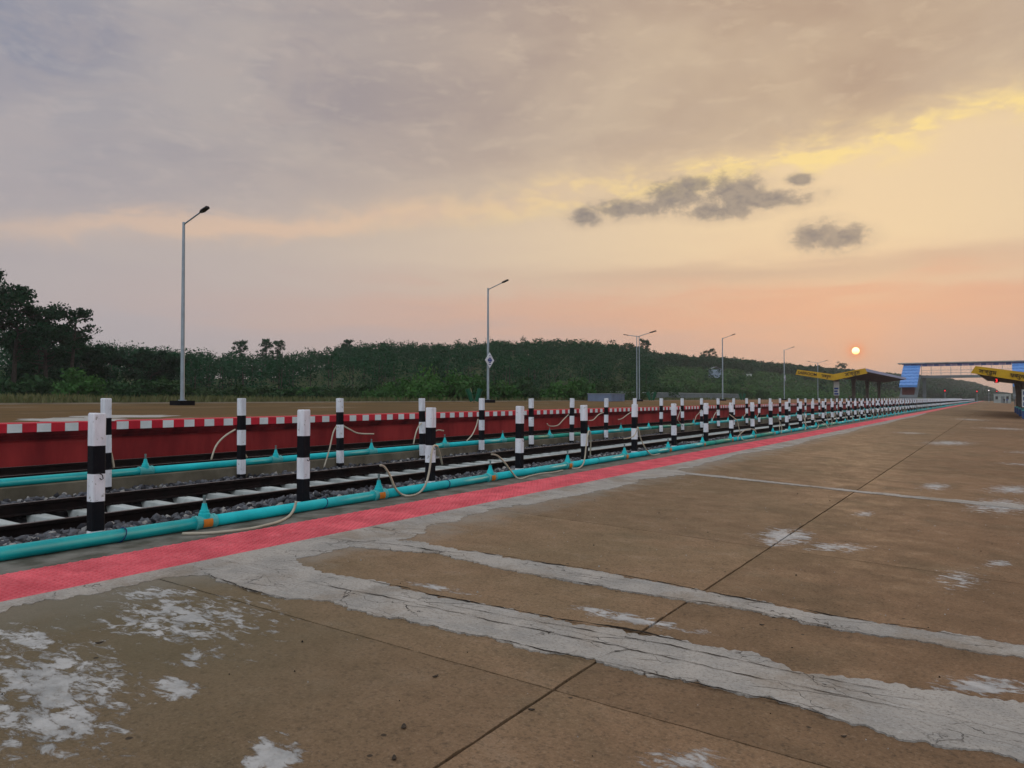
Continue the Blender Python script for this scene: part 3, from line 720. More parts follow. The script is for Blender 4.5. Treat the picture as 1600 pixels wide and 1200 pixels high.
def farplat_mat():
    m = bpy.data.materials.new('earth_platform'); m.use_nodes = True
    b = NB(m.node_tree); p = m.node_tree.nodes['Principled BSDF']; P = b.pos(); x, y, z = b.xyz(P)
    a = b.noise(b.vscale(P, (.35, .12, 1)), 1.0, 6, .6, .5); f = b.noise(P, 3.0, 5, .65); s_ = b.noise(b.vscale(P, (.9, .22, 1)), .9, 6, .66, .4)
    c = b.mix(b.step(a, .35, .65), (.15, .092, .04), (.11, .075, .035))
    c = b.mix(b.mul(b.step(y, 45, 110), .6), c, (.26, .12, .068))
    c = b.mix(b.mul(b.step(f, .5, .75), .4), c, (.085, .06, .03))
    c = b.mix(b.mul(b.step(s_, .60, .68), .75), c, (.33, .28, .22))
    b.put(p.inputs['Base Color'], c); p.inputs['Roughness'].default_value = .95; p.inputs['Specular IOR Level'].default_value = .06
    b.l.new(b.bump(f, .02), p.inputs['Normal'])
    return m
mb = MB(); mb.quad([(FX - .49, YA, farz(FX - .49)), (-33.0, YA, farz(-33.0)), (-33.0, YB, farz(-33.0)), (FX - .49, YB, farz(FX - .49))])
mb.quad([(-33.0, YA, farz(-33.0)), (-33.0, YA, -.8), (-33.0, YB, -.8), (-33.0, YB, farz(-33.0))])
tag(mb.build('far_platform', farplat_mat()), kind='structure')
mb = MB(); mb.extrude_y([(-33.0, .8), (-33.25, .8), (-33.25, farz(-33) + .06), (-33.0, farz(-33) + .06)], YA, YB)
tag(mb.build('kerb', mat('pale_kerb', (.36, .31, .24), (.24, .20, .14), .6, .9)), kind='structure')
# pale concrete pads on the earth platform
PUD = mat('pale_concrete', (.44, .43, .40), (.33, .32, .29), 2, .8)
for (u, v, a, b_) in [(115, 652.5, 1.0, .35), (195, 649, 1.3, .30)]:
    p_ = at_z(u, v, FZ + .06); mb = MB(); n_ = 26
    mb.quad([(p_[0] + math.cos(i / n_ * 6.283) * b_ * 3.0 * (1 + .25 * math.sin(i * 1.7)), p_[1] + math.sin(i / n_ * 6.283) * a * (1 + .2 * math.cos(i * 2.3)), farz(p_[0] + math.cos(i / n_ * 6.283) * b_ * 3.0 * (1 + .25 * math.sin(i * 1.7))) + .004) for i in range(n_)])
    tag(mb.build('concrete_pad', PUD), kind='structure')

# ------------------------------------------------------------------ banded posts
PFX, PBX = -6.80, -11.03
def post_mesh(top, bot, bands, first_white=True, side=.112, chip=0):
    mb = MB(); h = side / 2; c = .009
    ring = [(-h + c, -h), (h - c, -h), (h, -h + c), (h, h - c), (h - c, h), (-h + c, h), (-h, h - c), (-h, -h + c)]
    zs = [top]; 
    for b_ in bands: zs.append(zs[-1] - b_)
    zs = [z for z in zs if z > bot] + [bot]
    wh = first_white
    for k in range(len(zs) - 1):
        z1, z0 = zs[k], zs[k + 1]
        if k == 0:
            mb.rings([[(x, y, z0) for x, y in ring], [(x, y, z1 - .012) for x, y in ring], [(x * .86, y * .86, z1 + random.uniform(-.006, .0)) for x, y in ring]], 0 if wh else 1)
            mb.mi[-1] = 2
        else:
            mb.rings([[(x, y, z0) for x, y in ring], [(x, y, z1) for x, y in ring]], 0 if wh else 1, cap=False)
        wh = not wh
    return mb.mesh('shaft', [M['pwhite'], M['pblack'], M['postconc']])
def strap_mesh(mat_, px, pz_, r=.0635):
    mb = MB(); mb.tube([(px + math.cos(a) * r, .03 * math.sin(a + .5), pz_ + math.sin(a) * r) for a in [k / 18 * 6.28318 for k in range(19)]], .0055, 6)
    return mb.mesh('strap', mat_, True)
def hook_mesh():
    mb = MB(); mb.tube([(.05, -.015, .0), (.075, -.012, .004), (.082, .012, -.012), (.078, .022, -.045), (.066, .012, -.055), (.060, 0, -.04)], .0045, 6); return mb.mesh('hook', M['wire'], True)
fm = [post_mesh(1.142, -.16, (.295 + d, .25, .245, .26, .4)) for d in (0, .012, -.010)]
bmn = [post_mesh(1.275, -.2, (.29 + d, .25, .26, .25, .25, .4)) for d in (0, .01, -.012)]
fs = strap_mesh(M['blue_strap'], .18, .0); bs = strap_mesh(M['wire'], -.195, .141); hk = hook_mesh()
fronts, backs = [], []
FY = [3.76, 6.17, 8.51, 10.93, 13.35, 15.76, 18.25, 20.68] + [20.68 + 2.41 * k for k in range(1, 128)]
BYp = [6.25, 8.62, 10.97, 13.55, 15.9, 18.35, 20.76, 23.2, 25.62, 28.15] + [28.15 + 2.42 * k for k in range(1, 126)]
PZF = .048; PZB = .141; PIPF, PIPB = -6.62, -11.225
special = {0: 'banded concrete post with a bare wire hook, standing before the first stickered tee',
           1: 'banded concrete post with a worn grey top, beside the heap of ballast stones',
           2: 'black and white post with a cream hose slung up its side, overlapping a middle-plinth post'}
ORD = ['first', 'second', 'third', 'fourth', 'fifth', 'sixth', 'seventh', 'eighth', 'ninth', 'tenth', 'eleventh', 'twelfth']
for k in range(3, 12): special[k] = 'banded post tied to the front pipe, %s in line starting at the hooked post' % ORD[k]
for k, y in enumerate(FY):
    e = empty('banded_post', (PFX + random.uniform(-.01, .01), y, 0), random.uniform(-.05, .05))
    add('shaft', fm[k % 3], e)
    if k < 60:
        add('hook', hk, e, (0, 0, .60)); add('strap', fs, e, (0, .13, PZF))
    tag(e, special.get(k, 'black and white banded concrete post tied to the front water pipe'), 'post', 'posts along the front pipe')
    e.rotation_euler = (random.uniform(-.015, .015), random.uniform(-.013, .013), random.uniform(-.05, .05))
for k, y in enumerate(BYp):
    e = empty('banded_post', (PBX, y, 0))
    add('shaft', bmn[k % 3], e)
    if k < 60: add('strap', bs, e, (0, .10, 0))
    tag(e, ('banded post against the middle plinth, %s in line from the hooked post end' % ORD[k]) if 0 < k < 12 else ('banded post against the middle plinth, half hidden behind the hooked front post' if k == 0 else 'black and white banded concrete post standing against the plinth between the tracks'), 'post', 'posts along the middle plinth')
    e.rotation_euler = (random.uniform(-.015, .015), random.uniform(-.013, .013), random.uniform(-.06, .06))

# ------------------------------------------------------------------ water pipes with outlets
def tee_parts():
    mb = MB(); 
    def ringy(y, r): return [(math.cos(a) * r, y, math.sin(a) * r) for a in [i / 16 * 6.28318 for i in range(16)]]
    mb.rings([ringy(-.115, .060), ringy(-.113, .073), ringy(-.085, .073), ringy(-.08, .067), ringy(.08, .067), ringy(.085, .073), ringy(.113, .073), ringy(.115, .060)])
    sl = mb.mesh('sleeve', M['sleeve'], False)
    mb = MB()
    def ringz(z, r): return [(math.cos(a) * r, math.sin(a) * r, z) for a in [i / 14 * 6.28318 for i in range(14)]]
    mb.rings([ringz(.03, .058), ringz(.085, .056), ringz(.09, .047), ringz(.115, .045), ringz(.118, .036), ringz(.165, .024), ringz(.185, .022)])
    rs = mb.mesh('riser', M['pipe'])
    mb = MB(); mb.rings([ringz(.18, .014), ringz(.24, .013), ringz(.242, .017), ringz(.262, .017)])
    np_ = mb.mesh('nipple', M['brass'])
    mb = MB()
    n = 6; A = [(.075 * math.cos(t), .075 * math.sin(t)) for t in np.linspace(-.62, .52, n)]
    for i in range(n - 1): mb.quad([(A[i][0], -.055, A[i][1]), (A[i][0], .05, A[i][1]), (A[i + 1][0], .05, A[i + 1][1]), (A[i + 1][0], -.055, A[i + 1][1])])
    return sl, rs, np_, mb.mesh('sticker', M['sticker'])
TS, TR, TN, TK = tee_parts()
def pipe_run(X, Z, ty0, sp, n, label, green, sticker):
    p = tag(empty('water_pipe', (X, 0, Z)), label, 'pipe')
    def cyl(L, m):
        mb = MB(); r = .0575
        mb.rings([[(math.cos(a) * r, y, math.sin(a) * r) for a in [i / 20 * 6.28318 for i in range(20)]] for y in (0, L * .5, L)])
        me = mb.mesh('pipe_length', m, True)
        return me
    mA, mG = cyl(sp, M['pipe']), cyl(sp, M['pipe_green'])
    add('pipe_length', cyl(ty0 - YA, M['pipe']), p, (0, YA, 0))
    for k in range(n):
        y = ty0 + k * sp
        add('pipe_length', mG if k in green else mA, p, (0, y, 0))
        if k < 95:
            s_ = add('tee', TS, p, (0, y, 0)); r_ = add('riser', TR, s_)
            add('nipple', TN, s_)
            if sticker: add('sticker', TK, s_)
    add('pipe_length', cyl(YB - ty0 - n * sp, M['pipe']), p, (0, ty0 + n * sp, 0))
    return p
pipe_run(PIPF, PZF, 4.74, 2.52, 120, 'turquoise plastic water pipe with orange stickered tees lying on the ledge', (6, 8, 12, 13), True)
pipe_run(PIPB, PZB, 6.98, 2.55, 120, 'turquoise plastic water pipe resting on the plinth between the tracks', (4, 5, 8, 9, 13, 14, 15), False)

# ------------------------------------------------------------------ hoses
def catmull(P, sub=5):
    P = [Vector(p) for p in P]; Q = [P[0]] + P + [P[-1]]; out = []
    for i in range(1, len(Q) - 2):
        for s_ in range(sub):
            t = s_ / sub; a, b_, c, d = Q[i - 1:i + 3]
            out.append(.5 * ((2 * b_) + (c - a) * t + (2 * a - 5 * b_ + 4 * c - d) * t * t + (3 * b_ - 3 * c + d - a) * t ** 3))
    out.append(P[-1]); return out
def hose(P, label, group, r=.0125):
    P = catmull(P); o = P[0].copy(); mb = MB(); mb.tube([p - o for p in P], r, 7)
    h = mb.build('hose', M['hose'], None, True, o); tag(h, label, 'hose', group); return h
GF, GB = 'hoses along the front pipe', 'hoses along the middle plinth'
def px_hose(pts, X, zmin, label, group, r=.0125, dxs=None):
    out = []
    for i, (u, v) in enumerate(pts):
        p = at_x(u, v, X if dxs is None else X + dxs[i])
        if p[2] < zmin: p = at_z(u, v, zmin)
        out.append(p)
    return hose(out, label, group, r)
FXh = PIPF + .085
px_hose([(463, 783), (459, 796), (451, 807), (436, 815), (415, 821), (392, 826), (360, 830), (325, 833), (285, 834)], FXh, .004, 'cream hose trailing flat along the ledge beside the pink tiles', GF, .015)
px_hose([(594, 727), (601, 730), (610, 745), (617, 762), (627, 772), (640, 775), (655, 770), (665, 757), (671, 735), (675, 705), (679, 696), (685, 701), (691, 726)], FXh, .004, 'cream hose looping down over the pipe and up onto the front post', GF, .0145,
        [0, .0, 0, 0, 0, 0, 0, 0, -.02, -.05, -.08, -.2, -.3])
px_hose([(768, 710), (775, 711), (782, 716), (791, 726), (799, 737), (807, 746), (815, 748), (827, 744), (846, 740), (865, 738), (879, 735)], FXh, .004, 'cream hose arching off an outlet and lying out along the ledge', GF, .014)
px_hose([(894, 732), (905, 731), (911, 725), (914, 714), (916, 695), (919, 676), (921, 674), (923, 686), (922, 714)], FXh, .004, 'cream hose hung in a narrow upside-down loop on a front post', GF, .014, [0, 0, 0, 0, 0, -.03, -.06, -.18, -.25])
px_hose([(975, 685.6), (984, 684), (991, 680.6), (995, 672), (996.5, 667.5), (999, 675), (1001, 685), (1007.5, 699), (1014, 707.5), (1020, 711), (1031, 709)], FXh, .004, 'cream hose crossing in front of a post then curling onto the ledge', GF, .013)
for pts, lb in [([(1140, 647.5), (1147, 653), (1152, 658), (1155, 670), (1158, 682), (1163, 688), (1179, 686)], 'cream hose falling steeply from a post to a hooked end on the ledge'),
            ([(1153, 688), (1154, 681), (1163, 673), (1172, 670), (1179, 672), (1182, 676)], 'cream hose bent in a low hoop above the front pipe'),
            ([(1214, 650), (1218, 659), (1218, 670), (1220, 677), (1221.5, 674), (1221, 665), (1216, 654)], 'cream hose doubled into a thin vertical loop over the front pipe'),
            ([(1260, 646.5), (1258, 654), (1260, 664), (1267, 670), (1275, 671), (1279.5, 664), (1274, 656), (1267, 653.5), (1262, 655)], 'cream hose coiled in a round loop on the front pipe'),
            ([(1284.5, 658), (1289, 662), (1295, 669)], 'short straight cream hose slanting down from an outlet to the ledge')]:
    px_hose(pts, FXh, .004, lb, GF, .013)
BXh = PBX + .02
for pts, lb in [([(168, 692), (174, 710), (178, 731)], 'short cream hose hanging behind the hooked front post'), ([(367.5, 671), (350, 682.5), (337.5, 697), (330, 718)], 'cream hose bowing out wide from the second plinth post'), ([(380.6, 700), (383, 710), (386, 715)], 'stub of cream hose on the far side of the second plinth post'),
            ([(526, 666), (521, 675), (517.5, 690), (514, 705), (506, 731)], 'long cream hose reaching from the third plinth post down to the ballast'), ([(536, 665), (545, 670), (560, 677), (584, 678)], 'cream hose sagging level from the third plinth post to an outlet'),
            ([(661, 659), (655, 665), (650, 676), (646, 694)], 'cream hose curving down from the post behind the slung hose'), ([(679, 674), (685, 672), (693, 673)], 'short cream hose arched toward an outlet before the red wall'), ([(747, 655), (744, 666), (738, 679), (729, 689)], 'cream hose slanting down from the fifth plinth post'),
            ([(855, 662), (857.5, 665), (864, 666), (872.5, 664), (880, 656), (888, 648)], 'cream hose dipping in a wide sag from the seventh plinth post'), ([(920, 657), (927, 656), (935, 648), (943, 644.5)], 'cream hose trailing in an S from the eighth plinth post'),
            ([(966, 655.5), (972, 654), (980, 648), (986, 644)], 'cream hose sticking out stiffly from the ninth plinth post'), ([(1064, 640), (1061, 647), (1059, 656), (1067, 666)], 'thin doubled cream hose beside the eleventh plinth post'), ([(1096, 640), (1091, 647), (1088, 650), (1085, 659)], None),
            ([(1124, 640), (1117.5, 646), (1112.5, 657.5)], None), ([(1168, 643), (1164, 648), (1161, 653)], None), ([(1189, 637), (1186, 645), (1182, 652)], None)]:
    px_hose(pts, BXh, -.1, lb or 'cream hose hanging off a farther post on the middle plinth', GB, .015)
fh = []
for kind in range(4):
    if kind == 0: P = [(.1, -.35, .30), (.12, -.2, .36), (.1, .02, .55), (.12, .12, .40), (.2, .3, .05), (.3, .5, -.04)]
    elif kind == 1: P = [(.1, .0, .62), (.15, .15, .35), (.26, .3, .0), (.28, .55, -.04), (.26, .7, .25), (.12, .6, .55)]
    elif kind == 2: P = [(.1, .0, .60), (.2, -.12, .3), (.27, -.3, .0), (.3, -.7, -.03)]
    else: P = [(.1, .02, .58), (.14, .2, .5), (.2, .45, .25), (.27, .7, .02), (.3, .9, -.04)]
    mb = MB(); mb.tube(catmull(P), .014, 6); fh.append(mb.mesh('hose', M['hose'], True))
for k in range(12, 75):
    if random.random() < .8:
        tag(add('hose', fh[random.randrange(4)], None, (PFX, FY[k], .04), 0), 'cream hose draped from a distant front post over the pipe', 'hose', 'distant hoses along the front pipe')
bh = []
for kind in range(3):
    P = [[(.06, -.02, .72), (.09, -.25, .55), (.1, -.45, .2)], [(.06, -.03, .7), (.1, -.3, .55), (.1, -.6, .48), (.1, -.8, .55)], [(.06, .03, .7), (.1, .3, .5), (.1, .5, .2)]][kind]
    mb = MB(); mb.tube(catmull(P), .014, 6); bh.append(mb.mesh('hose', M['hose'], True))
for k in range(16, 60):
    if random.random() < .7:
        tag(add('hose', bh[random.randrange(3)], None, (PBX, BYp[k], .1)), 'cream hose drooping from a distant post of the middle plinth', 'hose', 'distant hoses along the middle plinth')

# ------------------------------------------------------------------ lamp posts on the far platform
LX = -29.5
def octo(r, z): return [(math.cos(a) * r, math.sin(a) * r, z) for a in [rad(22.5 + 45 * i) for i in range(8)]]
def lamp_post(y, top, label, arms=((1, 1.35, .42),), twin=False, scale=1.0):
    zb = farz(LX); e = tag(empty('lamp_post', (LX, y, zb)), label, 'lamp post', 'lamp posts on the opposite platform')
    H = top - zb; tk = .62 if twin else 1.0
    mb = MB(); mb.box((-.36, -.36, -.1), (.36, .36, .20)); mb.build('base_block', M['black'], e)
    for s_ in ((-.12, .12) if twin else (0,)):
        off_ = Vector((s_ * cR[0], s_ * cR[1], 0))
        mb = MB(); mb.rings([[Vector(p) + off_ for p in octo(.17, .2)], [Vector(p) + off_ for p in octo(.17, .235)]]); mb.build('flange', M['steel'], e)
        mb = MB(); mb.rings([[Vector(p) + off_ for p in octo(.088 * tk, .235)], [Vector(p) + off_ for p in octo(.080 * tk, H * .5)], [Vector(p) + off_ for p in octo(.058 * tk, H)]]); mb.build('pole', M['steel'], e)
    for (dr, L, rise) in arms:
        mb = MB(); mb.tube([(0, 0, H - .12), (dr * .12, 0, H - .06), (dr * L * .95, 0, H - .1 + rise)], .032, 8); a = mb.build('arm', M['steel'], e)
        mb = MB(); w_ = .22 if twin and dr > 0 else .13; hl = .62 if twin and dr > 0 else .48
        x0 = dr * L * .85; x1 = dr * (L * .85 + hl); zz0 = H - .1 + rise * .9; zz1 = zz0 + hl * rise / L
        mb.rings([[(x, -w_ * k, z - .03), (x, w_ * k, z - .03), (x, w_ * k * .7, z + .045), (x, -w_ * k * .7, z + .045)] for x, z, k in ((x0, zz0, .45), (x0 + (x1 - x0) * .25, zz0 + (zz1 - zz0) * .25, 1), (x1, zz1, .85))])
        mb.build('lamp_head', M['darkmetal'], a)
    return e
lamp_post(20.0, 8.87, 'tall grey lamp post with one arm, the bare pole nearest the dark trees')
lp2 = lamp_post(43.3, 8.87, 'grey lamp post carrying a white diamond station board with blue roundel')
lamp_post(69.3, 7.4, 'twin-legged lamp post with two spread arms by the blue-grey box', ((1, 1.45, .36), (-1, 1.2, .2)), True)
lamp_post(96.5, 9.0, 'single arm lamp post beyond the grey boundary wall')
lp5 = lamp_post(130.0, 9.3, 'single arm lamp post with a small diamond board before the canopy')
lamp_post(158.0, 8.3, 'two armed lamp post rising behind the yellow canopy', ((1, 1.6, .4), (-1, 1.6, .3)))
def diamond(y, zc):
    s_ = .54; e = tag(empty('station_board', (LX + .12, y, zc)), 'white diamond board with blue ring and bar fixed on lamp post' if y < 60 else 'small white diamond board seen edge-on on the far lamp post', 'sign')
    mb = MB(); mb.rings([[(x, 0, s_), (x, s_, 0), (x, 0, -s_), (x, -s_, 0)] for x in (0, .03)]); mb.build('panel', M['white'], e)
    mb = MB(); n = 28
    for i in range(n):
        a, b_ = i / n * 6.28318, (i + 1) / n * 6.28318
        mb.quad([(.036, math.cos(a) * .11, math.sin(a) * .11), (.036, math.cos(b_) * .11, math.sin(b_) * .11), (.036, math.cos(b_) * .19, math.sin(b_) * .19), (.036, math.cos(a) * .19, math.sin(a) * .19)])
    mb.build('ring', M['board'], e)
    mb = MB(); mb.box((.034, -.25, -.065), (.041, .25, .065)); mb.build('bar', M['board'], e)
    mb = MB(); mb.box((.034, -.09, .29), (.038, .09, .33)); mb.box((.034, -.15, -.32), (.038, .15, -.26)); mb.build('lettering', M['board'], e)
diamond(43.3, 3.89); diamond(130.0, 4.6)

# ------------------------------------------------------------------ lettering helper
def text_mesh(s_, size):
    cu = bpy.data.curves.new('lettering', 'FONT'); cu.body = s_; cu.size = size; cu.align_x = 'CENTER'; cu.align_y = 'CENTER'; cu.extrude = .015; cu.offset = .012 * size
    o = bpy.data.objects.new('lettering', cu); col.objects.link(o)
    dg = bpy.context.evaluated_depsgraph_get(); me = bpy.data.meshes.new_from_object(o.evaluated_get(dg)); col.objects.unlink(o); bpy.data.objects.remove(o)
    me.materials.clear(); me.materials.append(M['text']); return me

# ------------------------------------------------------------------ canopies
def canopy(label, y0, y1, xl, xv, xr, z_tip, z_v, fd, colx, coly, zground, words, xl_back=None, slant=.3, base=None):
    e = tag(empty('canopy', (xv, y0, zground)), label, 'canopy')
    T = lambda x, y, z: (x - xv, y - y0, z - zground)
    xlb = xl if xl_back is None else xl_back
    th = .16
    for nm, (xa, xb) in (('roof_wing', (xl, xlb)), ('roof_wing', (xr, xr))):
        mb = MB()
        mb.rings([[T(xv, y0 + .12, z_v - .12), T(xv, y1, z_v - .12), T(xv, y1, z_v), T(xv, y0 + .12, z_v)],
                  [T(xa, y0 + .12, z_tip - .3 - th), T(xb, y1, z_tip - .3 - th), T(xb, y1, z_tip - .26), T(xa, y0 + .12, z_tip - .26)]])
        zt_ = lambda f: sum(mb.v[i][2] for i in f) / len(f)
        mb.build(nm, M['soffit'], e)
        mb = MB(); sg = -1 if xa < xv else 1
        mb.rings([[T(xv, y0 + .13, z_v + .004), T(xv, y1, z_v + .004), T(xv, y1, z_v + .03), T(xv, y0 + .13, z_v + .03)],
                  [T(xa, y0 + .13, z_tip - .256), T(xb, y1, z_tip - .256), T(xb, y1, z_tip - .22), T(xa, y0 + .13, z_tip - .22)]])
        mb.build('roof_sheet', M['roofsheet'], e)
        mb = MB(); mb.rings([[T(xa, y0 + .14, z_tip - .50), T(xa + sg * .06, y0 + .14, z_tip - .50), T(xa + sg * .06, y0 + .14, z_tip - .05), T(xa, y0 + .14, z_tip - .05)],
                             [T(xb, y1, z_tip - .50), T(xb + sg * .06, y1, z_tip - .50), T(xb + sg * .06, y1, z_tip - .05), T(xb, y1, z_tip - .05)]])
        mb.build('eave_gutter', M['roofsheet'], e)
    for sg, xt in ((-1, xl), (1, xr)):
        mb = MB(); pr = [(xv, z_v - fd + .12), (xt + sg * slant, z_tip - fd + .18), (xt, z_tip), (xv, z_v + .12)]
        mb.rings([[T(x, y, z) for x, z in pr] for y in (y0, y0 + .1)]); f = mb.build('fascia', M['yellow'], e)
        for (wd, t, dz_, sz, side) in words:
            if side == sg:
                x = xv + (xt - xv) * t; z = (z_v + .12) + (z_tip - z_v - .12) * t - fd * .5 + dz_
                o = add('lettering', text_mesh(wd, sz), f); sl = math.atan2((z_tip - z_v - .12), (xt - xv))
                if sg < 0: sl = math.atan2(-(z_tip - z_v - .12), (xv - xt))
                o.location = T(x, y0 - .02, z); o.rotation_euler = (rad(90), -sl, 0)
    for k, y in enumerate(coly):
        mb = MB(); hb = z_v - zground - .1
        mb.rings([[T(colx + a * s_, y + b_ * s_, zground + z) for a, b_ in ((-1, -1), (1, -1), (1, 1), (-1, 1))] for z, s_ in ((0, .26), (hb * .7, .26), (hb, .42))])
        mb.build('column', M['column'], e)
        if base:
            mb = MB(); mb.rings([[T(colx + a * base, y + b_ * base, zground + z) for a, b_ in ((-1, -1), (1, -1), (1, 1), (-1, 1))] for z in (-.05, .62)]); mb.build('column_plinth', M['blue_base'], e)
            mb = MB(); mb.rings([[T(colx + a * (base + .01), y + b_ * (base + .01), zground + z) for a, b_ in ((-1, -1), (1, -1), (1, 1), (-1, 1))] for z in (.62, .70)]); mb.build('plinth_cap', M['sleeve'], e)
        if k == 0:
            yb_ = y - (.27 if not base else .28)
            mb = MB(); mb.box(T(colx - .42, yb_ - .05, zground + .9), T(colx + .42, yb_, zground + 3.1 if not base else zground + 2.25)); bd = mb.build('notice_board', M['offwhite'], e)
            mb = MB()
            for q in range(3): mb.box(T(colx - .34, yb_ - .06, zground + 1.0 + q * .42), T(colx + .30 - .12 * (q % 2), yb_ - .051, zground + 1.28 + q * .42))
            mb.build('notice', M['board'], bd)
    return e
canopy('yellow fronted butterfly canopy on the opposite platform lettered with the station name', 128, 190, -27.0, -21.6, -17.0, 5.92, 4.95, .98, -21.6, [131, 148, 165, 183], farz(-21.6),
       [('SABROOM', .72, .02, .62, -1), ('सबरुम', .20, .02, .62, -1), ('সাব্রুম', .60, .02, .78, 1)])
canopy('yellow fronted canopy standing on the near platform with a blue column base', 69.0, 106, -1.35, 2.6, 6.4, 3.78, 2.98, .72, 2.05, [70.2, 80, 90, 100], pz(2.05),
       [('সাব্রুম', .80, .0, .42, -1), ('सबरुम', .32, .0, .42, -1)], -.78, .33, .42)
e = tag(empty('number_display', tuple(at_y(1557, 595, 76.0))), 'small box showing a red lit digit under the near canopy', 'display')
mb = MB(); mb.box((-.16, -.05, -.17), (.16, .05, .17)); mb.build('casing', M['darkmetal'], e)
o = add('digit', text_mesh('3', .38), e, (0, -.06, 0)); o.rotation_euler = (rad(90), 0, 0); o.data.materials[0] = M['redlight']
mb = MB(); mb.tube([(0, 0, .17), (0, 0, .45)], .02, 6); mb.build('hanger', M['darkmetal'], e)

# ------------------------------------------------------------------ footbridge
FBY = 207.0
fb = tag(empty('footbridge', (-6, FBY, 0)), 'roofed footbridge spanning the tracks with blue stair hoods at both ends', 'footbridge')
def fbb(name, a, b_, m, par=None):
    mb = MB(); mb.box((a[0] + 6, a[1] - FBY, a[2]), (b_[0] + 6, b_[1] - FBY, b_[2])); return mb.build(name, m, par or fb)
fbb('deck', (-19.3, FBY, 6.15), (7.0, FBY + 2.6, 6.75), M['greywall'])
fbb('roof', (-20.2, FBY - .6, 9.62), (8.0, FBY + 3.2, 9.85), mat('pale_roof', (.42, .42, .40), None, 1, .6))
fbb('roof_beam', (-19.3, FBY - .1, 9.40), (7.0, FBY, 9.61), M['navy'])
for k in range(21):
    x0 = -18.6 + k * 1.2
    fbb('panel', (x0, FBY - .14, 8.92), (x0 + 1.16, FBY - .08, 9.395), M['navy'] if k % 2 else M['mauve'])
for z in (7.3, 7.95):
    fbb('handrail', (-15.2, FBY + .02, z), (3.2, FBY + .08, z + .07), M['steel'])
for k in range(10):
    x0 = -15.2 + k * 2.04; fbb('upright', (x0, FBY + .0, 6.75), (x0 + .1, FBY + .1, 8.92), M['steel'])
for x0 in (-15.0, 3.4): fbb('pier', (x0, FBY + .8, -.3), (x0 + .7, FBY + 1.8, 6.15), M['greywall'])
for (xa, xb) in ((-19.0, -15.3), (3.0, 6.7)):
    hood = None
    for k in range(7):
        t0, t1 = k / 7, (k + 1.12) / 7
        y0_, y1_ = FBY + .5 - t0 * 10.5, FBY + .5 - t1 * 10.5; z0_, z1_ = 9.45 - t0 * 5.2, 9.45 - t1 * 5.2 + .18
        mb = MB(); mb.rings([[(x + 6, y0_ - FBY, z0_ + .06 * (i % 2)) for i, x in enumerate(np.linspace(xa, xb, 9))] + [(x + 6, y0_ - FBY, z0_ - .1) for x in (xb, xa)],
                             [(x + 6, y1_ - FBY, z1_ + .06 * (i % 2)) for i, x in enumerate(np.linspace(xa, xb, 9))] + [(x + 6, y1_ - FBY, z1_ - .1) for x in (xb, xa)]])
        mb.build('hood_sheet', M['bluesheet'], fb)
        mb = MB(); mb.box((xa + 6, y1_ - FBY, z1_ - .5), (xb + 6, y1_ - FBY + .06, z1_ - .11)); mb.build('hood_drop', M['bluesheet'], fb)
    mb = MB(); mb.rings([[(xa + 6, y - FBY, z), (xb + 6, y - FBY, z), (xb + 6, y - FBY, z + .5), (xa + 6, y - FBY, z + .5)] for y, z in ((FBY, 6.2), (FBY - 10, 1.2))]); mb.build('stair_flight', M['greywall'], fb)
    fbb('stair_wall', (xa + .5, FBY - 9.2, -.2), (xb - .7, FBY - 5.0, 4.0), M['brick_red'])

# ------------------------------------------------------------------ signals
def signal(u, v, Y, label, m):
    p = at_y(u, v, Y); e = tag(empty('signal', (p[0], p[1], 0)), label, 'signal')
    mb = MB(); mb.tube([(0, 0, -.3), (0, 0, p[2] + .5)], .07, 8); mb.build('mast', M['steel'], e)
    mb = MB(); mb.box((-.28, -.12, p[2] - .6), (.28, .1, p[2] + .6)); mb.build('head', M['darkmetal'], e)
    mb = MB(); mb.rings([[(math.cos(a) * .17, y, p[2] + math.sin(a) * .17) for a in [i / 12 * 6.283 for i in range(12)]] for y in (-.2, -.12)]); mb.build('lens', m, e)
signal(1476.5, 610.5, 250, 'red signal lamp beneath the footbridge on the far side', M['redlight'])
signal(1526.5, 611.5, 290, 'red signal lamp between the tracks near the platform end', M['redlight'])
signal(1557.5, 611.5, 330, 'red signal lamp straight down the line above the track', M['redlight'])
signal(1545, 610, 320, 'pale lit signal lamp between two red ones', M['whitelight'])

# ------------------------------------------------------------------ buildings and people far down the platform
def small_house(name, label, cat, cx, cy, z0, sx, sy, h, rh, m, rm, rz=0, win=True):
    e = tag(empty(name, (cx, cy, z0), rz), label, cat)
    mb = MB(); mb.box((-sx, -sy, -.5), (sx, sy, h)); mb.build('wall', m, e)
    mb = MB(); o = .25
    mb.rings([[(-sx - o, y, h + .02), (0, y, h + rh), (sx + o, y, h + .02), (sx + o, y, h + .14), (0, y, h + rh + .14), (-sx - o, y, h + .14)] for y in (-sy - o, sy + o)]); mb.build('roof', rm, e)
    if win:
        mb = MB(); mb.box((-sx * .15, -sy - .02, 0), (sx * .25, -sy + .02, h * .72)); mb.build('door', M['greywall'], e)
        for s_ in (-.65, .6):
            mb = MB(); mb.box((sx * s_ - .35, -sy - .025, h * .38), (sx * s_ + .35, -sy + .02, h * .72)); mb.build('window', M['darkmetal'], e)
    return e
small_house('platform_building', 'pale low building at the far end of the near platform', 'building', 1.6, 305, -.2, 2.4, 6, 3.0, .5, mat('grey_green_wall', (.38, .42, .40), None, .8, .8), M['greywall'])
hp_ = at_y(1117, 590, 190); 
def on_ground(u, r):
    th = math.atan((u - 800) / FPX) - YAW; X, Y = math.sin(th) * r, math.cos(th) * r; return X, Y, float(terrain_z(X, Y))
X, Y, Z = on_ground(1117, 262)
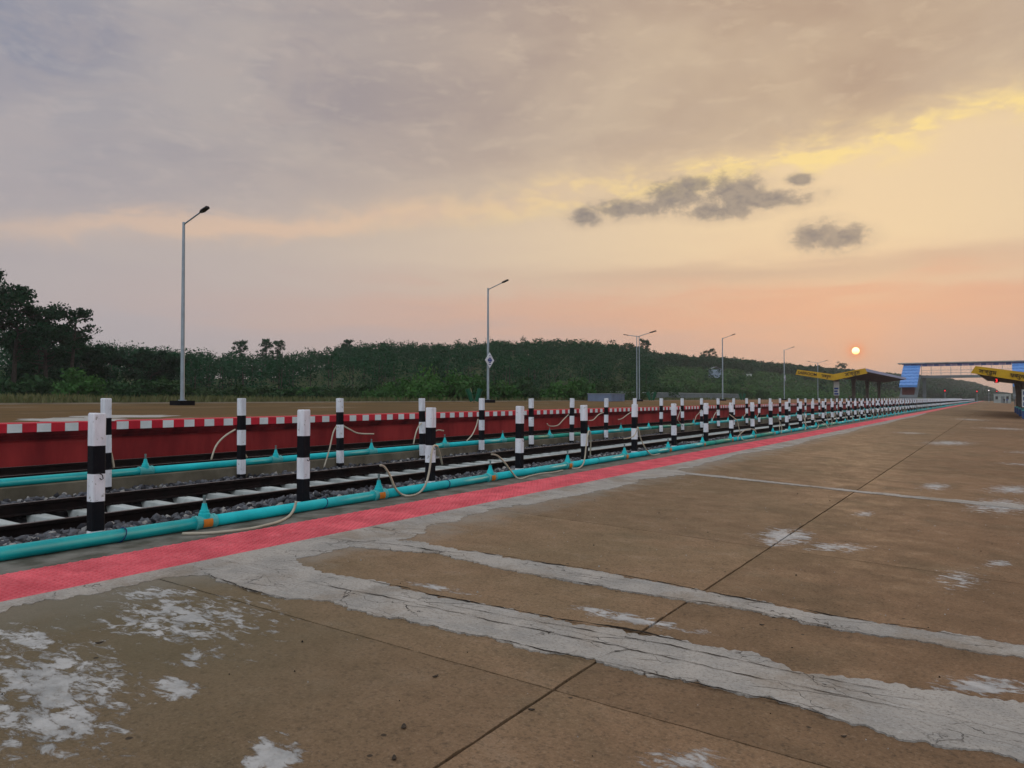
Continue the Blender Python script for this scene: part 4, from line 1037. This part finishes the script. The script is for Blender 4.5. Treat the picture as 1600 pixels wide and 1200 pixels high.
def ground_hit(u, v):
    d = ray(u, v); best = None
    for t in np.linspace(60, 900, 3000):
        p = cC + d * t
        if p[2] <= terrain_z(p[0], p[1]): return p
    return cC + d * 300
hut = ground_hit(1117, 592)
if hut[1] < 30: hut = np.array([X, Y, Z])
def person(u, Y, label, shirt, trousers, face):
    p = at_y(u, 620, Y); e = tag(empty('person', (p[0], Y, pz(p[0])), face), label, 'person', None)
    vs = [(0, 0, .92), (0, 0, 1.12), (0, 0, 1.36), (0, 0, 1.48), (0, -.01, 1.58), (.09, 0, .86), (.11, 0, .48), (.12, .03, .06), (.13, -.1, .03), (-.09, 0, .86), (-.10, -.04, .48), (-.11, 0, .06), (-.12, -.13, .03),
          (.17, 0, 1.36), (.22, .02, 1.10), (.23, -.06, .86), (-.17, 0, 1.36), (-.22, .02, 1.10), (-.21, -.1, .88), (0, -.01, 1.66)]
    ed = [(0, 1), (1, 2), (2, 3), (3, 4), (0, 5), (5, 6), (6, 7), (7, 8), (0, 9), (9, 10), (10, 11), (11, 12), (2, 13), (13, 14), (14, 15), (2, 16), (16, 17), (17, 18), (4, 19)]
    rr = [.15, .14, .16, .06, .095, .095, .065, .045, .045, .095, .065, .045, .045, .07, .05, .04, .07, .05, .04, .08]
    me = bpy.data.meshes.new('body'); me.from_pydata(vs, ed, [])
    o = bpy.data.objects.new('body', me); col.objects.link(o); o.modifiers.new('s', 'SKIN'); 
    sk = me.skin_vertices[0].data if me.skin_vertices else None
    if sk is None:
        bm = bmesh.new(); bm.from_mesh(me); bm.verts.layers.skin.verify(); bm.to_mesh(me); bm.free(); sk = me.skin_vertices[0].data
    for i, q in enumerate(rr): sk[i].radius = (q, q * .8); sk[i].use_root = (i == 0)
    ss = o.modifiers.new('sub', 'SUBSURF'); ss.levels = 1; ss.render_levels = 1
    dg = bpy.context.evaluated_depsgraph_get(); m2 = bpy.data.meshes.new_from_object(o.evaluated_get(dg)); col.objects.unlink(o); bpy.data.objects.remove(o)
    m2.materials.clear()
    for m_ in (shirt, trousers, M['skin'], M['black']): m2.materials.append(m_)
    for f in m2.polygons:
        z = f.center.z; f.material_index = 1 if z < .95 and abs(f.center.x) < .19 else (3 if z > 1.64 or (z > 1.55 and f.center.y > .02) else (2 if z > 1.44 or (abs(f.center.x) > .18 and z < 1.08) else 0))
        f.use_smooth = True
    b_ = add('body', m2, e)
M['skin'] = mat('skin', (.25, .14, .09), None, 3, .6)
person(1569, 292, 'person in dark clothes standing by the pale end building', M['black'], M['black'], .3)
person(1573.5, 288, 'person in a blue shirt standing at the far end of the platform', M['board'], M['darkmetal'], -.4)

small_house('hut', 'small pale blue hut with a pitched roof on the hillside clearing', 'hut', hut[0], hut[1], float(terrain_z(hut[0], hut[1])) + .8, 1.7, 1.5, 2.3, .9, mat('pale_blue_wall', (.30, .38, .48), None, 1, .8), M['greywall'], rad(35), False)
sh2 = ground_hit(1170, 590)
small_house('hut', 'tiny whitewashed hut half hidden on the slope', 'hut', sh2[0], sh2[1], float(terrain_z(sh2[0], sh2[1])), 1.0, 1.0, 1.3, .5, M['offwhite'], M['greywall'], rad(20), False)

# boundary wall, water tank box, green bins
bw = tag(empty('boundary_wall', (-40, 80, 0)), 'long low grey boundary wall behind the lamp post', 'wall')
for k in range(14):
    mb = MB(); y = k * 4.4; mb.box((-.1, y + .02, .6), (.1, y + 4.3, 2.05)); mb.build('wall_panel', M['greywall'], bw)
    mb = MB(); mb.box((-.16, y - .1, .6), (.16, y + .02, 2.12)); mb.build('pier', M['greywall'], bw)
    mb = MB(); mb.box((-.14, y + .02, 2.052), (.14, y + 4.3, 2.10)); mb.build('coping', M['offwhite'], bw)
g0 = at_z(925, 628.5, farz(-31)); 
bxo = tag(empty('storage_box', (-31.2, 65.6, farz(-31.2))), 'flat topped blue-grey storage box on the opposite platform', 'box')
mb = MB(); mb.box((-1.2, -1.4, 0), (1.2, 1.6, .68)); mb.build('body', M['greybox'], bxo)
mb = MB(); mb.box((-1.26, -1.46, .682), (1.26, 1.66, .73)); mb.build('lid', mat('pale_lid', (.36, .40, .48), None, 1, .6), bxo)
for s_ in (-.9, .0, .9):
    mb = MB(); mb.box((1.2, s_ - .03, .02), (1.225, s_ + .03, .68)); mb.build('rib', M['greybox'], bxo)
def bin_stand(u, Xp, lean, label):
    th = math.atan((u - 800) / FPX) - YAW; Yp = Xp / math.tan(th)
    e = tag(empty('litter_bin', (Xp, Yp, farz(Xp)), lean), label, 'litter bin', 'green litter bins')
    for s_ in (-.28, .28):
        mb = MB(); Mx = Matrix.Translation((s_, 0, .5)) @ Matrix.Rotation(s_ * 1.1, 4, 'Y')
        n = 12; ring = lambda r, z: [tuple(Mx @ Vector((math.cos(i / n * 6.283) * r, math.sin(i / n * 6.283) * r, z))) for i in range(n)]
        mb.rings([ring(.13, -.42), ring(.20, .42), ring(.215, .42), ring(.215, .46), ring(.19, .46), ring(.12, -.36)]); mb.build('tub', M['green'], e)
    mb = MB(); mb.tube([(-.02, .22, 0), (-.02, .22, .95)], .025, 6); mb.tube([(-.5, .22, .55), (.5, .22, .55)], .02, 6); mb.build('stand', M['green'], e)
bin_stand(741, -29.2, .6, 'pair of tilted green litter tubs by the diamond board lamp post')
bin_stand(1018, -30.5, .2, 'green litter tubs in front of the grey boundary wall')
bin_stand(1160, -30.5, .9, 'green litter tubs on the reddish far stretch of platform')
# benches under the far canopy
def bench(y):
    e = tag(empty('bench', (-20.2, y, farz(-20.2))), 'dark slatted bench under the yellow canopy', 'bench', 'benches under the canopy')
    for k in range(3):
        mb = MB(); mb.box((-.2 + k * .15, -.9, .44), (-.07 + k * .15, .9, .48)); mb.build('slat', M['column'], e)
    mb = MB(); mb.box((-.28, -.9, .55), (-.24, .9, .9)); mb.build('backrest', M['column'], e)
    for s_ in (-.75, .75):
        mb = MB(); mb.box((-.26, s_ - .03, 0), (.2, s_ + .03, .44)); mb.build('leg', M['darkmetal'], e)
for y in (136, 141, 153, 158): bench(y)

# ------------------------------------------------------------------ vegetation
def leaf_quads(C, size, up=.3):
    n = len(C); d = rng.normal(size=(n, 3)); d /= np.linalg.norm(d, axis=1)[:, None]
    nrm_ = rng.normal(size=(n, 3)); nrm_[:, 2] += up; nrm_ /= np.linalg.norm(nrm_, axis=1)[:, None]
    a = np.cross(nrm_, d); a /= np.maximum(np.linalg.norm(a, axis=1)[:, None], 1e-6); b_ = np.cross(nrm_, a)
    s_ = (size * rng.uniform(.6, 1.3, n))[:, None]
    V = np.stack([C - a * s_, C - b_ * s_ * .55 + nrm_ * s_ * .12, C + a * s_, C + b_ * s_ * .55 + nrm_ * s_ * .12], 1)
    return V
def leaf_mesh(name, C, size, m, tint, up=.3):
    V = leaf_quads(C, size, up); F = np.arange(len(V) * 4).reshape(-1, 4)
    return np_mesh(name, V.reshape(-1, 3), F, m, np.repeat(tint, 4))
def clump_points(centers, radii, n_each, squash=.75):
    k = len(centers); d = rng.normal(size=(k, n_each, 3)); d /= np.linalg.norm(d, axis=2)[:, :, None]
    rr = rng.random((k, n_each, 1)) ** .45
    return (centers[:, None] + d * rr * radii[:, None, None] * np.array([1, 1, squash])).reshape(-1, 3)

def big_tree(name, label, x, y, h, spread, lean=0.0, sparse=1.0, group=None, leaf=.20, nclump=34, m=None, low=.35, per=95):
    z0 = float(terrain_z(x, y)); e = tag(empty(name, (x, y, z0)), label, 'tree', group)
    mb = MB(); tops = []
    r0 = h * .017 + .03
    tp = [(0, 0, -.3)] + [(lean * t * h + .25 * math.sin(t * 4 + x) * t, .2 * math.cos(t * 5 + y) * t, h * t) for t in (.2, .4, .6, .78, .92)]
    mb.tube(tp, [r0 * 1.25, r0, r0 * .85, r0 * .65, r0 * .42, r0 * .18], 7)
    tops.append(Vector(tp[-1]))
    for k in range(nclump):
        t = low + (1 - low) * ((k + .5) / nclump) ** .9 * .95; base = Vector((np.interp(t, (0, .2, .4, .6, .78, .92), [q[0] for q in tp]), np.interp(t, (0, .2, .4, .6, .78, .92), [q[1] for q in tp]), h * min(t, .9)))
        a = random.uniform(0, 6.283); L = spread * (1 - .55 * abs(t - .6) / .4) * random.uniform(.35, 1.1); ru_ = random.uniform(.15, .7) * L
        end = base + Vector((math.cos(a) * L, math.sin(a) * L, ru_)); mid_ = base.lerp(end, .55) + Vector((0, 0, -.08 * L))
        mb.tube([base, mid_, end], [r0 * .34, r0 * .2, r0 * .07], 5); tops.append(end)
        if random.random() < .85: tops.append(mid_.lerp(end, .4) + Vector((random.uniform(-.5, .5), random.uniform(-.5, .5), .3)))
    mb.build('trunk', M['bark'], e)
    C = np.array([list(t) for t in tops]); Rr = rng.uniform(.35, 1.0, len(C)) * spread * .21 + .18
    P = clump_points(C, Rr, int(per * sparse), .85)
    tint = np.repeat(rng.random(len(C)), int(per * sparse)) * .6 + rng.random(len(P)) * .4
    add('crown', leaf_mesh('crown', P, leaf, m or M['leaf'], tint), e)
    return e
def at_dir(u, Dp):   # place by direction and depth in front of the camera
    k = (u - 800) / FPX; p = cF[:2] * Dp + cR[:2] * k * Dp; return float(p[0]), float(p[1])
x, y = at_dir(-40, 66); big_tree('tall_tree', 'tallest dark tree of the clump standing left of the lamp posts', x, y, 12.0, 4.4, .02, .8, None, .165, 52)
x, y = at_dir(-150, 66); big_tree('tall_tree', 'dark leafy tree continuing the clump away from the lamp posts', x, y, 9.5, 4.4, .0, .8, None, .2, 40)
x, y = at_dir(22, 70); big_tree('tall_tree', 'leafy dark tree with feathery top beside the tallest tree', x, y, 10.6, 3.4, .0, .75, None, .165, 44)
x, y = at_dir(72, 74); big_tree('tall_tree', 'dark tree with an open airy crown on the clump edge', x, y, 9.4, 2.8, .01, .5, None, .16, 34)
x, y = at_dir(112, 76); big_tree('tall_tree', 'slender tree with sparse wispy crown at the end of the clump', x, y, 9.4, 2.0, .03, .32, None, .16, 24, low=.5)
x, y = at_dir(60, 82); big_tree('tall_tree', 'dense round dark tree filling the clump behind', x, y, 7.4, 4.6, 0, 1.0, None, .24, 40, low=.15)
x, y = at_dir(150, 88); big_tree('tall_tree', 'broad dark tree low behind the shrubs', x, y, 5.2, 4.2, 0, 1.0, None, .26, 34, low=.15)
x, y = at_dir(235, 92); big_tree('tall_tree', 'bushy dark tree beside the tall lamp post', x, y, 5.0, 4.0, 0, 1.0, None, .26, 34, low=.15)
def ridge_tree(u, label, h, spread, sparse):
    th = math.atan((u - 800) / FPX) - YAW; rr = float(np.interp(math.degrees(th), t_az, t_rr)) - 3
    big_tree('slim_tree', label, math.sin(th) * rr, math.cos(th) * rr, h, spread, .0, sparse, None, .21, 26, M['leaf_forest'], .42, 42)
ridge_tree(374, 'lone feathery tree poking above the ridge dip', 8.6, 2.0, .5)
ridge_tree(415, 'thin bare-limbed tree on the ridge, first of a close pair', 9.0, 2.0, .5)
ridge_tree(434, 'thin bare-limbed tree on the ridge, second of a close pair', 8.8, 2.0, .45)
ridge_tree(541, 'small round tree sticking out of the forested ridge', 6.6, 1.8, .7)
ridge_tree(1008, 'tree leaning out at the step where the forest ends', 8.6, 3.2, 1.0)
ridge_tree(1109, 'spreading tree standing out on the far ridge', 8.4, 3.6, 1.0)
ridge_tree(1316, 'tall round topped tree above the yellow canopy', 9.5, 4.6, 1.4)

# forest on the hill, one mass
n_try = 15000
aa = np.where(rng.random(n_try) < .9, rng.uniform(-80, .5, n_try), rng.uniform(-9, 2.5, n_try)); tt = rng.random(n_try)
rr = np.interp(aa, t_az, t_rr); rf = np.interp(aa, f_az, f_rf)
R_ = rf + 6 + (rr - rf + 26) * tt ** .95
uu = 800 + FPX * np.tan(np.radians(np.clip(aa, -90, 30)) + YAW)
# open slope with scrub between the two hills
openness = np.clip((uu - 1000) / 40, 0, 1) * np.clip((1420 - uu) / 60, 0, 1) * np.clip((.62 - tt) / .1, 0, 1)
area = R_ * (rr - rf + 18)
keep = (rng.random(n_try) < area / np.percentile(area, 82)) & (rng.random(n_try) > openness * .96) & (uu > -120)
TX, TYv = np.sin(np.radians(aa)) * R_, np.cos(np.radians(aa)) * R_
keep &= (-TX > 52) | (R_ > 520)
TX, TYv, R_ = TX[keep], TYv[keep], R_[keep]
if len(TX) > 2850: TX, TYv, R_ = TX[:2750], TYv[:2750], R_[:2750]
fa = rng.uniform(-6.5, 1.2, 430); fr = np.interp(fa, t_az, t_rr) * rng.uniform(.72, 1.06, 430)
TX = np.concatenate([TX, np.sin(np.radians(fa)) * fr]); TYv = np.concatenate([TYv, np.cos(np.radians(fa)) * fr]); R_ = np.concatenate([R_, fr])
fa = rng.uniform(-105, -70, 300); fr = np.interp(fa, f_az, f_rf) + 4 + rng.random(300) ** .8 * 70
TX = np.concatenate([TX, np.sin(np.radians(fa)) * fr]); TYv = np.concatenate([TYv, np.cos(np.radians(fa)) * fr]); R_ = np.concatenate([R_, fr])
TZ = terrain_z(TX, TYv); nT = len(TX)
H_ = rng.uniform(5.9, 7.2, nT); Wd = rng.uniform(1.8, 3.0, nT)
ta = np.degrees(np.arctan2(TX, TYv)); te = (np.interp(ta, t_az, t_hr) + 6.1 - CAMZ) / np.interp(ta, t_az, t_rr)
H_ = np.clip(H_, 2.2, np.maximum(2.2, CAMZ + te * R_ * rng.uniform(.90, .98, nT) - TZ)); Wd = np.minimum(Wd, H_ * .5)
K, per = 8, 26
cc = rng.normal(size=(nT, K, 3)); cc /= np.linalg.norm(cc, axis=2)[:, :, None]; cc *= rng.random((nT, K, 1)) ** .4
ctr = np.stack([TX, TYv, TZ + H_ * .58], 1)[:, None] + cc * np.stack([Wd, Wd, H_ * .40], 1)[:, None]
under = np.stack([TX, TYv, TZ + .9], 1)[:, None] + rng.normal(0, 1.5, (nT, 3, 3)) * np.array([1, 1, .35])
ctr = np.concatenate([ctr, under], 1); K = 11
P = clump_points(ctr.reshape(-1, 3), np.repeat(Wd * .55, K) * rng.uniform(.6, 1.2, nT * K), per, .8)
size = np.repeat(np.clip(R_ / 230 * .30, .2, 1.0), K * per)
tint = np.clip(np.repeat(rng.random(nT), K * per) * .6 + rng.random(len(P)) * .4, 0, 1)
tag(add('forest', leaf_mesh('forest', P, size, M['leaf_forest'], tint, .8)), 'dense plantation forest covering the hills behind the platform', 'forest', kind='stuff')
mb = MB()
for i in range(nT):
    if R_[i] < 150: mb.tube([(TX[i], TYv[i], TZ[i] - .3), (TX[i] + .1, TYv[i], TZ[i] + H_[i] * .7)], [.12, .05], 4)
tag(mb.build('forest_trunks', M['bark']), 'thin trunks under the hillside forest', 'trunks', kind='stuff')

# shrubs along the foot of the hill
def bush(u, Dp, rx, h, m, label, group, n=1300, leaf=.16):
    x, y = at_dir(u, Dp); z = float(terrain_z(x, y)); e = tag(empty('shrub', (x, y, z)), label, 'shrub', group)
    k = 16; c = rng.normal(size=(k, 3)); c /= np.linalg.norm(c, axis=1)[:, None]; c[:, 2] = np.abs(c[:, 2]); c *= rng.random((k, 1)) ** .4
    C = c * np.array([rx * .75, rx * .75, h * .72]) + np.array([0, 0, h * .15])
    P = clump_points(C, rng.uniform(.25, .55, k) * min(rx, h) * .9, n // k, .9); P[:, 2] = np.maximum(P[:, 2], .02)
    tint = np.clip(np.repeat(rng.random(k), n // k) * .5 + rng.random(len(P)) * .3 + np.clip(P[:, 2] / h, 0, 1) * .2, 0, 1)
    add('foliage', leaf_mesh('foliage', P, leaf, m, tint, .5), e)
    mb = MB()
    for q in range(5): mb.tube([(0, 0, -.2), tuple(C[q] * .5 + np.array([0, 0, .1])), tuple(C[q])], [.05, .035, .012], 5)
    mb.build('stems', M['bark'], e)
G1, G2 = 'bright shrubs behind the opposite platform', 'dull scrub behind the opposite platform'
for (u, Dp, rx, h) in [(110, 60, 2.2, 2.6), (140, 63, 1.8, 2.1), (600, 70, 2.6, 1.9), (640, 64, 2.4, 2.2), (668, 62, 2.6, 2.5), (700, 60, 2.8, 2.5), (728, 62, 2.4, 2.3), (785, 68, 2.2, 1.7), (880, 74, 2.5, 1.9), (905, 78, 2.0, 2.6), (470, 75, 2.2, 1.6)]:
    bush(u, Dp, rx, h, M['leaf_bush'], 'bright green shrub at the back edge of the opposite platform', G1)
for (u, Dp, rx, h) in [(-15, 62, 2.4, 2.4), (20, 60, 2.2, 1.9), (55, 62, 2.4, 2.2), (85, 66, 2.0, 2.0), (175, 66, 2.4, 2.2), (205, 62, 2.4, 1.8), (240, 64, 2.4, 2.0), (268, 61, 1.8, 1.9), (310, 78, 2.6, 1.2), (350, 74, 2.6, 1.1), (380, 66, 1.8, 1.3), (420, 78, 3.0, 1.4), (455, 70, 2.2, 1.2), (500, 74, 2.8, 1.6), (540, 72, 2.6, 1.7), (575, 76, 2.8, 1.9), (620, 80, 3.2, 2.8), (750, 74, 2.8, 2.6), (810, 76, 2.8, 2.4), (845, 78, 2.8, 2.2), (930, 90, 3.2, 2.8), (960, 100, 3.4, 2.8), (990, 104, 3.2, 2.6), (1030, 112, 3.4, 2.6), (1075, 124, 3.6, 2.4), (1120, 138, 3.6, 2.4), (1150, 150, 4.0, 2.6), (1190, 165, 4.0, 2.4)]:
    bush(u, Dp, rx, h, M['leaf_dark'], 'dull green scrub bush along the foot of the wooded hill', G2, 900, .2)
n_ = 1500; uu_ = rng.uniform(250, 1010, n_); Dp_ = rng.uniform(76, 112, n_); kk_ = (uu_ - 800) / FPX
SX, SY = cF[0] * Dp_ + cR[0] * kk_ * Dp_, cF[1] * Dp_ + cR[1] * kk_ * Dp_
C = np.stack([SX, SY, terrain_z(SX, SY) + .45], 1); P = clump_points(C, rng.uniform(.5, 1.3, n_), 60, .75)
tag(add('thicket', leaf_mesh('thicket', P, np.full(len(P), .17), M['leaf_dark'], np.repeat(rng.random(n_), 60), .5)), 'tangled low thicket at the foot of the wooded hill', 'thicket', kind='stuff')
# scrub on the open slope, one mass
n_ = 2600; aa = rng.uniform(-24, -4, n_); rr = np.interp(aa, t_az, t_rr); rf = np.interp(aa, f_az, f_rf); R_ = rf + (rr - rf) * rng.random(n_) * .72
SX, SY = np.sin(np.radians(aa)) * R_, np.cos(np.radians(aa)) * R_; ok = -SX > 46; SX, SY, R_ = SX[ok], SY[ok], R_[ok]
C = np.stack([SX, SY, terrain_z(SX, SY) + .4], 1); P = clump_points(C, rng.uniform(.5, 1.5, len(C)), 26, .6)
tag(add('scrub', leaf_mesh('scrub', P, np.repeat(R_ / 200 * .34, 26), M['leaf_bush'], np.repeat(rng.random(len(C)), 26) * .7, .8)), 'low green scrub covering the open hillside', 'scrub', kind='stuff')
# rough grass strip behind the platform
n_ = 26000; gxx = -33.5 - rng.random(n_) ** 1.3 * 30; gyy = rng.uniform(2, 130, n_)
pk = np.array([mnoise.noise((a * .22, b_ * .22, 3)) for a, b_ in zip(gxx, gyy)]); ok = pk > -.12; gxx, gyy = gxx[ok], gyy[ok]; n_ = len(gxx)
hz_ = rng.uniform(.12, .5, n_); an = rng.uniform(0, 6.28, n_); zz = terrain_z(gxx, gyy); ddx, ddy = np.cos(an) * .09, np.sin(an) * .09
lx, ly = rng.normal(0, .12, n_), rng.normal(0, .12, n_)
V = np.stack([np.stack([gxx - ddx, gyy - ddy, zz - .02], 1), np.stack([gxx + ddx, gyy + ddy, zz - .02], 1), np.stack([gxx + lx, gyy + ly, zz + hz_], 1)], 1)
tag(add('grass', np_mesh('grass', V.reshape(-1, 3), np.arange(n_ * 3).reshape(-1, 3), M['grass'], np.repeat(rng.random(n_), 3))), 'rough dry grass between the platform and the shrubs', 'grass', kind='stuff')

# ------------------------------------------------------------------ evening haze
mb = MB(); mb.box((-1320, -520, -2.0), (880, 1520, 45.0))
hm = bpy.data.materials.new('haze'); hm.use_nodes = True; hm.node_tree.nodes.clear()
hv = hm.node_tree.nodes.new('ShaderNodeVolumePrincipled'); hv.inputs['Color'].default_value = (.97, .96, .97, 1); hv.inputs['Density'].default_value = .0003; hv.inputs['Anisotropy'].default_value = .2
ho = hm.node_tree.nodes.new('ShaderNodeOutputMaterial'); hm.node_tree.links.new(hv.outputs[0], ho.inputs['Volume'])
tag(mb.build('haze', hm), 'thin evening haze over the tracks and hills', 'haze', kind='stuff')
